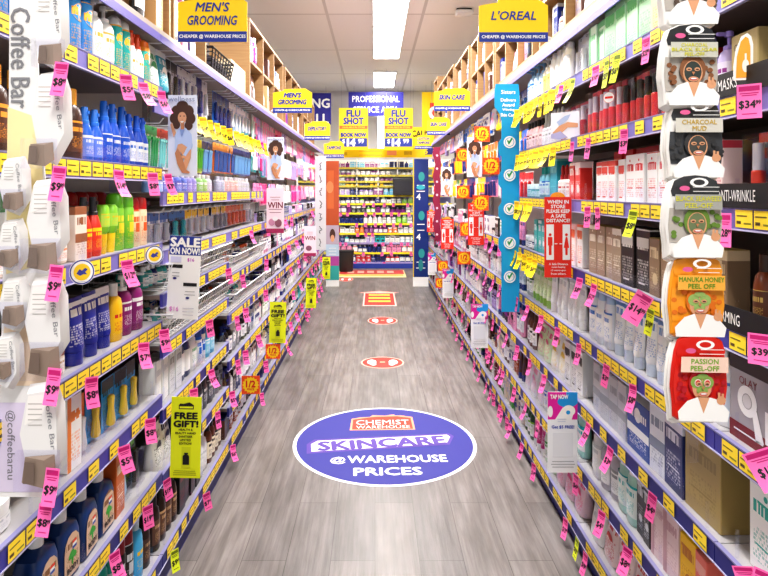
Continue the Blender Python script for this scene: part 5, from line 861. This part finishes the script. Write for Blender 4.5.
CUBE, CUBE2, CUBE3 = paint('9a8674', .5), paint('7d6a5b', .5), paint('a89c92', .5)
def soap(px, py, wpx, hpx, cpx, cpy, cw, flip, label, Y, rot=0):
    k = Y/F; w_, h_ = wpx*k, hpx*k; c = at(px, py, Y); o = empty('coffee_soap_pack', c); tag(o, label, 'soap pack', 'coffee soap packs on the display board')
    out = [(-.5,.02),(-.28,-.42),(.1,-.5),(.5,-.2),(.46,.28),(.28,.5),(-.3,.46)]; P0 = [(x*w_, z*h_) for x, z in out]; P1 = [(x*w_*.8, z*h_*.86) for x, z in out]; n = 7; m = MB(); D = .02
    m.add([(p[0], 0, p[1]) for p in P0]+[(p[0], -D, p[1]) for p in P1], [(i, (i+1) % n, n+(i+1) % n, n+i) for i in range(n)]+[tuple(range(n, 2*n)), tuple(range(n-1, -1, -1))], paint('e6e4e2', .45)); 
    m.poly([(-.3*w_, .1*h_), (.05*w_, .18*h_), (.3*w_, .4*h_), (-.22*w_, .38*h_)], paint('efece8', .4), -D-.0006)
    m.text('Coffee Bar', .26*w_, .12*h_, w_*.11, GREYINK, -D-.001, None, .0, 0, -PI/2+.12, h_*.5)
    for i in range(5): m.rect(-.22*w_, .08*w_, (.3-.05*i)*h_, (.31-.05*i)*h_, paint('b9b4b0'), -D-.0009)
    m.build('folded_carton', o)
    cx_, cz_ = (cpx-px)*k, -(cpy-py)*k; a = cw*k/2; m = MB(); d = .004
    m.add([(cx_-a, -D-.002, cz_-a*.8), (cx_+a*.5, -D-.012, cz_-a), (cx_+a, -D-.002, cz_-a*.5), (cx_-a*.8, -D-.002, cz_+a*.7), (cx_+a*.45, -D-.012, cz_+a*.62), (cx_+a*.9, -D-.002, cz_+a*.85)], [(0, 1, 4, 3), (1, 2, 5, 4), (3, 4, 5)], CUBE); m.poly([(cx_-a*.75, cz_-a*.7), (cx_-a*.1, cz_-a*.75), (cx_-a*.1, cz_+a*.5), (cx_-a*.65, cz_+a*.55)], CUBE2, -D-.013); m.build('brown_soap_bar', o)
    m = MB(); m.box(cx_-a*1.25, cx_+a*1.2, -D-.016, -D-.001, cz_-a*1.15, cz_+a*1.1, M_CLEAR); m.build('clear_window', o)
for a_ in ((52, 24, 36, 92, 56, 56, 24, 0, 'topmost coffee soap pack of the right column', 1.225), (53, 118, 40, 96, 47, 154, 26, 0, 'second coffee soap pack down the right column', 1.22), (49, 222, 42, 90, 48, 254, 30, 0, 'third coffee soap pack down the right column', 1.22), (48, 322, 44, 96, 50, 357, 32, 0, 'fourth coffee soap pack down the right column', 1.22), (44, 432, 46, 104, 45, 464, 34, 0, 'lowest coffee soap pack of the right column', 1.215),
            (17, 186, 30, 60, 20, 200, 20, 0, 'top coffee soap pack of the left column', 1.225), (15, 246, 28, 56, 15, 256, 20, 0, 'second coffee soap pack of the left column', 1.224), (17, 304, 30, 56, 20, 312, 22, 0, 'third coffee soap pack of the left column', 1.224), (11, 360, 28, 58, 9, 366, 18, 0, 'bottom coffee soap pack of the left column', 1.224)): soap(*a_)
for i, (px, py, pr) in enumerate(((62, 62, '8.99'), (60, 166, '9.99'), (57, 265, '9.99'), (55, 368, '9.99'), (53, 468, '9.99'), (46, 504, '8.99'))):
    o = link('hanging_price_ticket', ticket_mesh('pink', pr, .027, .07 if i < 5 else .06, .2), None, at(px, py, 1.18 if i < 5 else 1.2), .25); o.rotation_euler.y = .1; tag(o, f'pink price ticket {ORD[i]} from the top on the coffee soap display', 'price ticket', 'pink tickets on the coffee soap display')
# round kangaroo coloured country badges on the sun care rail
for px, py, lb in ((82, 272, 'nearer round yellow and blue badge hanging under the insect spray shelf'), (154.5, 255, 'farther round yellow and blue badge hanging under the insect spray shelf')):
    Y = .755*F/(CX-px); r = .033*F/Y; s = Sign(px-r*.9, px+r*.9, py-r, py+r, Y); B = paint('3a3f9e', .4); s.m.cyl(.001, 0, .001, B, 4); s.k = 0
    for rr, mt in ((1, WHITE), (.96, B), (.86, WHITE), (.66, paint('f8cf1e', .4))): s.ell(.5, .5, .5*rr, .5*rr, mt, 26)
    s.poly([(.28,.45),(.4,.62),(.5,.56),(.62,.66),(.72,.6),(.62,.5),(.7,.4),(.56,.42),(.42,.36)], B); s.bars(.28, .72, .13, .16, 1, B); s.done('hanging_round_badge', lb, 'badge', 'round yellow and blue badges', rz=.5)
# small cards and shapes on the right shelves
s = Sign(550, 580, 112, 139, 2.53, .003, paint('f0eef6', .5)); s.poly([(.05,.25),(.3,.5),(.6,.62),(.95,.55),(.95,.4),(.6,.42),(.4,.25),(.6,.05),(.5,0)], SKIN); s.poly([(.3,.5),(.6,.7),(.7,.9),(.5,.85),(.2,.65)], SHIRT); s.poly([(.0,.2),(.35,.3),(.6,.05),(.3,0),(0,.05)], paint('b7b4dc')); s.done('model_card', 'pale card of a seated woman with bare legs on the right shelf', 'card', clip=False, rz=-.75)
s = Sign(603.5, 614.5, 92, 103, 2.05); s.m.cyl(.001, 0, .001, WHITE, 4); s.k = 1; s.ell(.5, .5, .5, .5, RED, 24); s.ell(.5, .5, .47, .47, WHITE, 24); s.rect(.15, .85, .4, .6, RED); s.done('hanging_round_badge', 'round white badge with red bar in front of the lipstick boxes', 'badge', clip=False, rz=-.7)
s = Sign(735, 752, 33, 80, 1.32, .004, paint('f6f0e8', .4), [(.0,0),(1,0),(1,.75),(.9,.92),(.7,1),(.4,.93),(.12,.65),(0,.3)]); s.poly([(.1,.05),(.85,.05),(.85,.7),(.75,.88),(.6,.92),(.35,.82),(.15,.5)], paint('f5a62a')); s.ell(.6, .3, .18, .14, paint('f8efe0')); s.rect(.55, .65, .4, .56, paint('f8efe0')); s.done('teardrop_card', 'teardrop shaped white and orange card beside the gold face mask box', 'card', clip=False, rz=-.3)
# ---------------------------------------------------------------- world, camera
w = bpy.data.worlds.new('World'); SC.world = w; w.use_nodes = True; bg = w.node_tree.nodes['Background']; bg.inputs[0].default_value = (1, .99, .98, 1); bg.inputs[1].default_value = .5
cd = bpy.data.cameras.new('Camera'); cam = bpy.data.objects.new('Camera', cd); COLL.objects.link(cam); cam.location = (0, 0, H); cam.rotation_euler = (PI/2, 0, 0)
cd.sensor_width = 36; cd.lens = 36*F/768; cd.shift_x = (384-CX)/768; cd.shift_y = -(288-CY)/768; cd.clip_start = .02
SC.camera = cam
SC.view_settings.view_transform = 'Standard'; SC.view_settings.look = 'Medium High Contrast'; SC.view_settings.exposure = EXPOSURE; SC.view_settings.gamma = 1.0
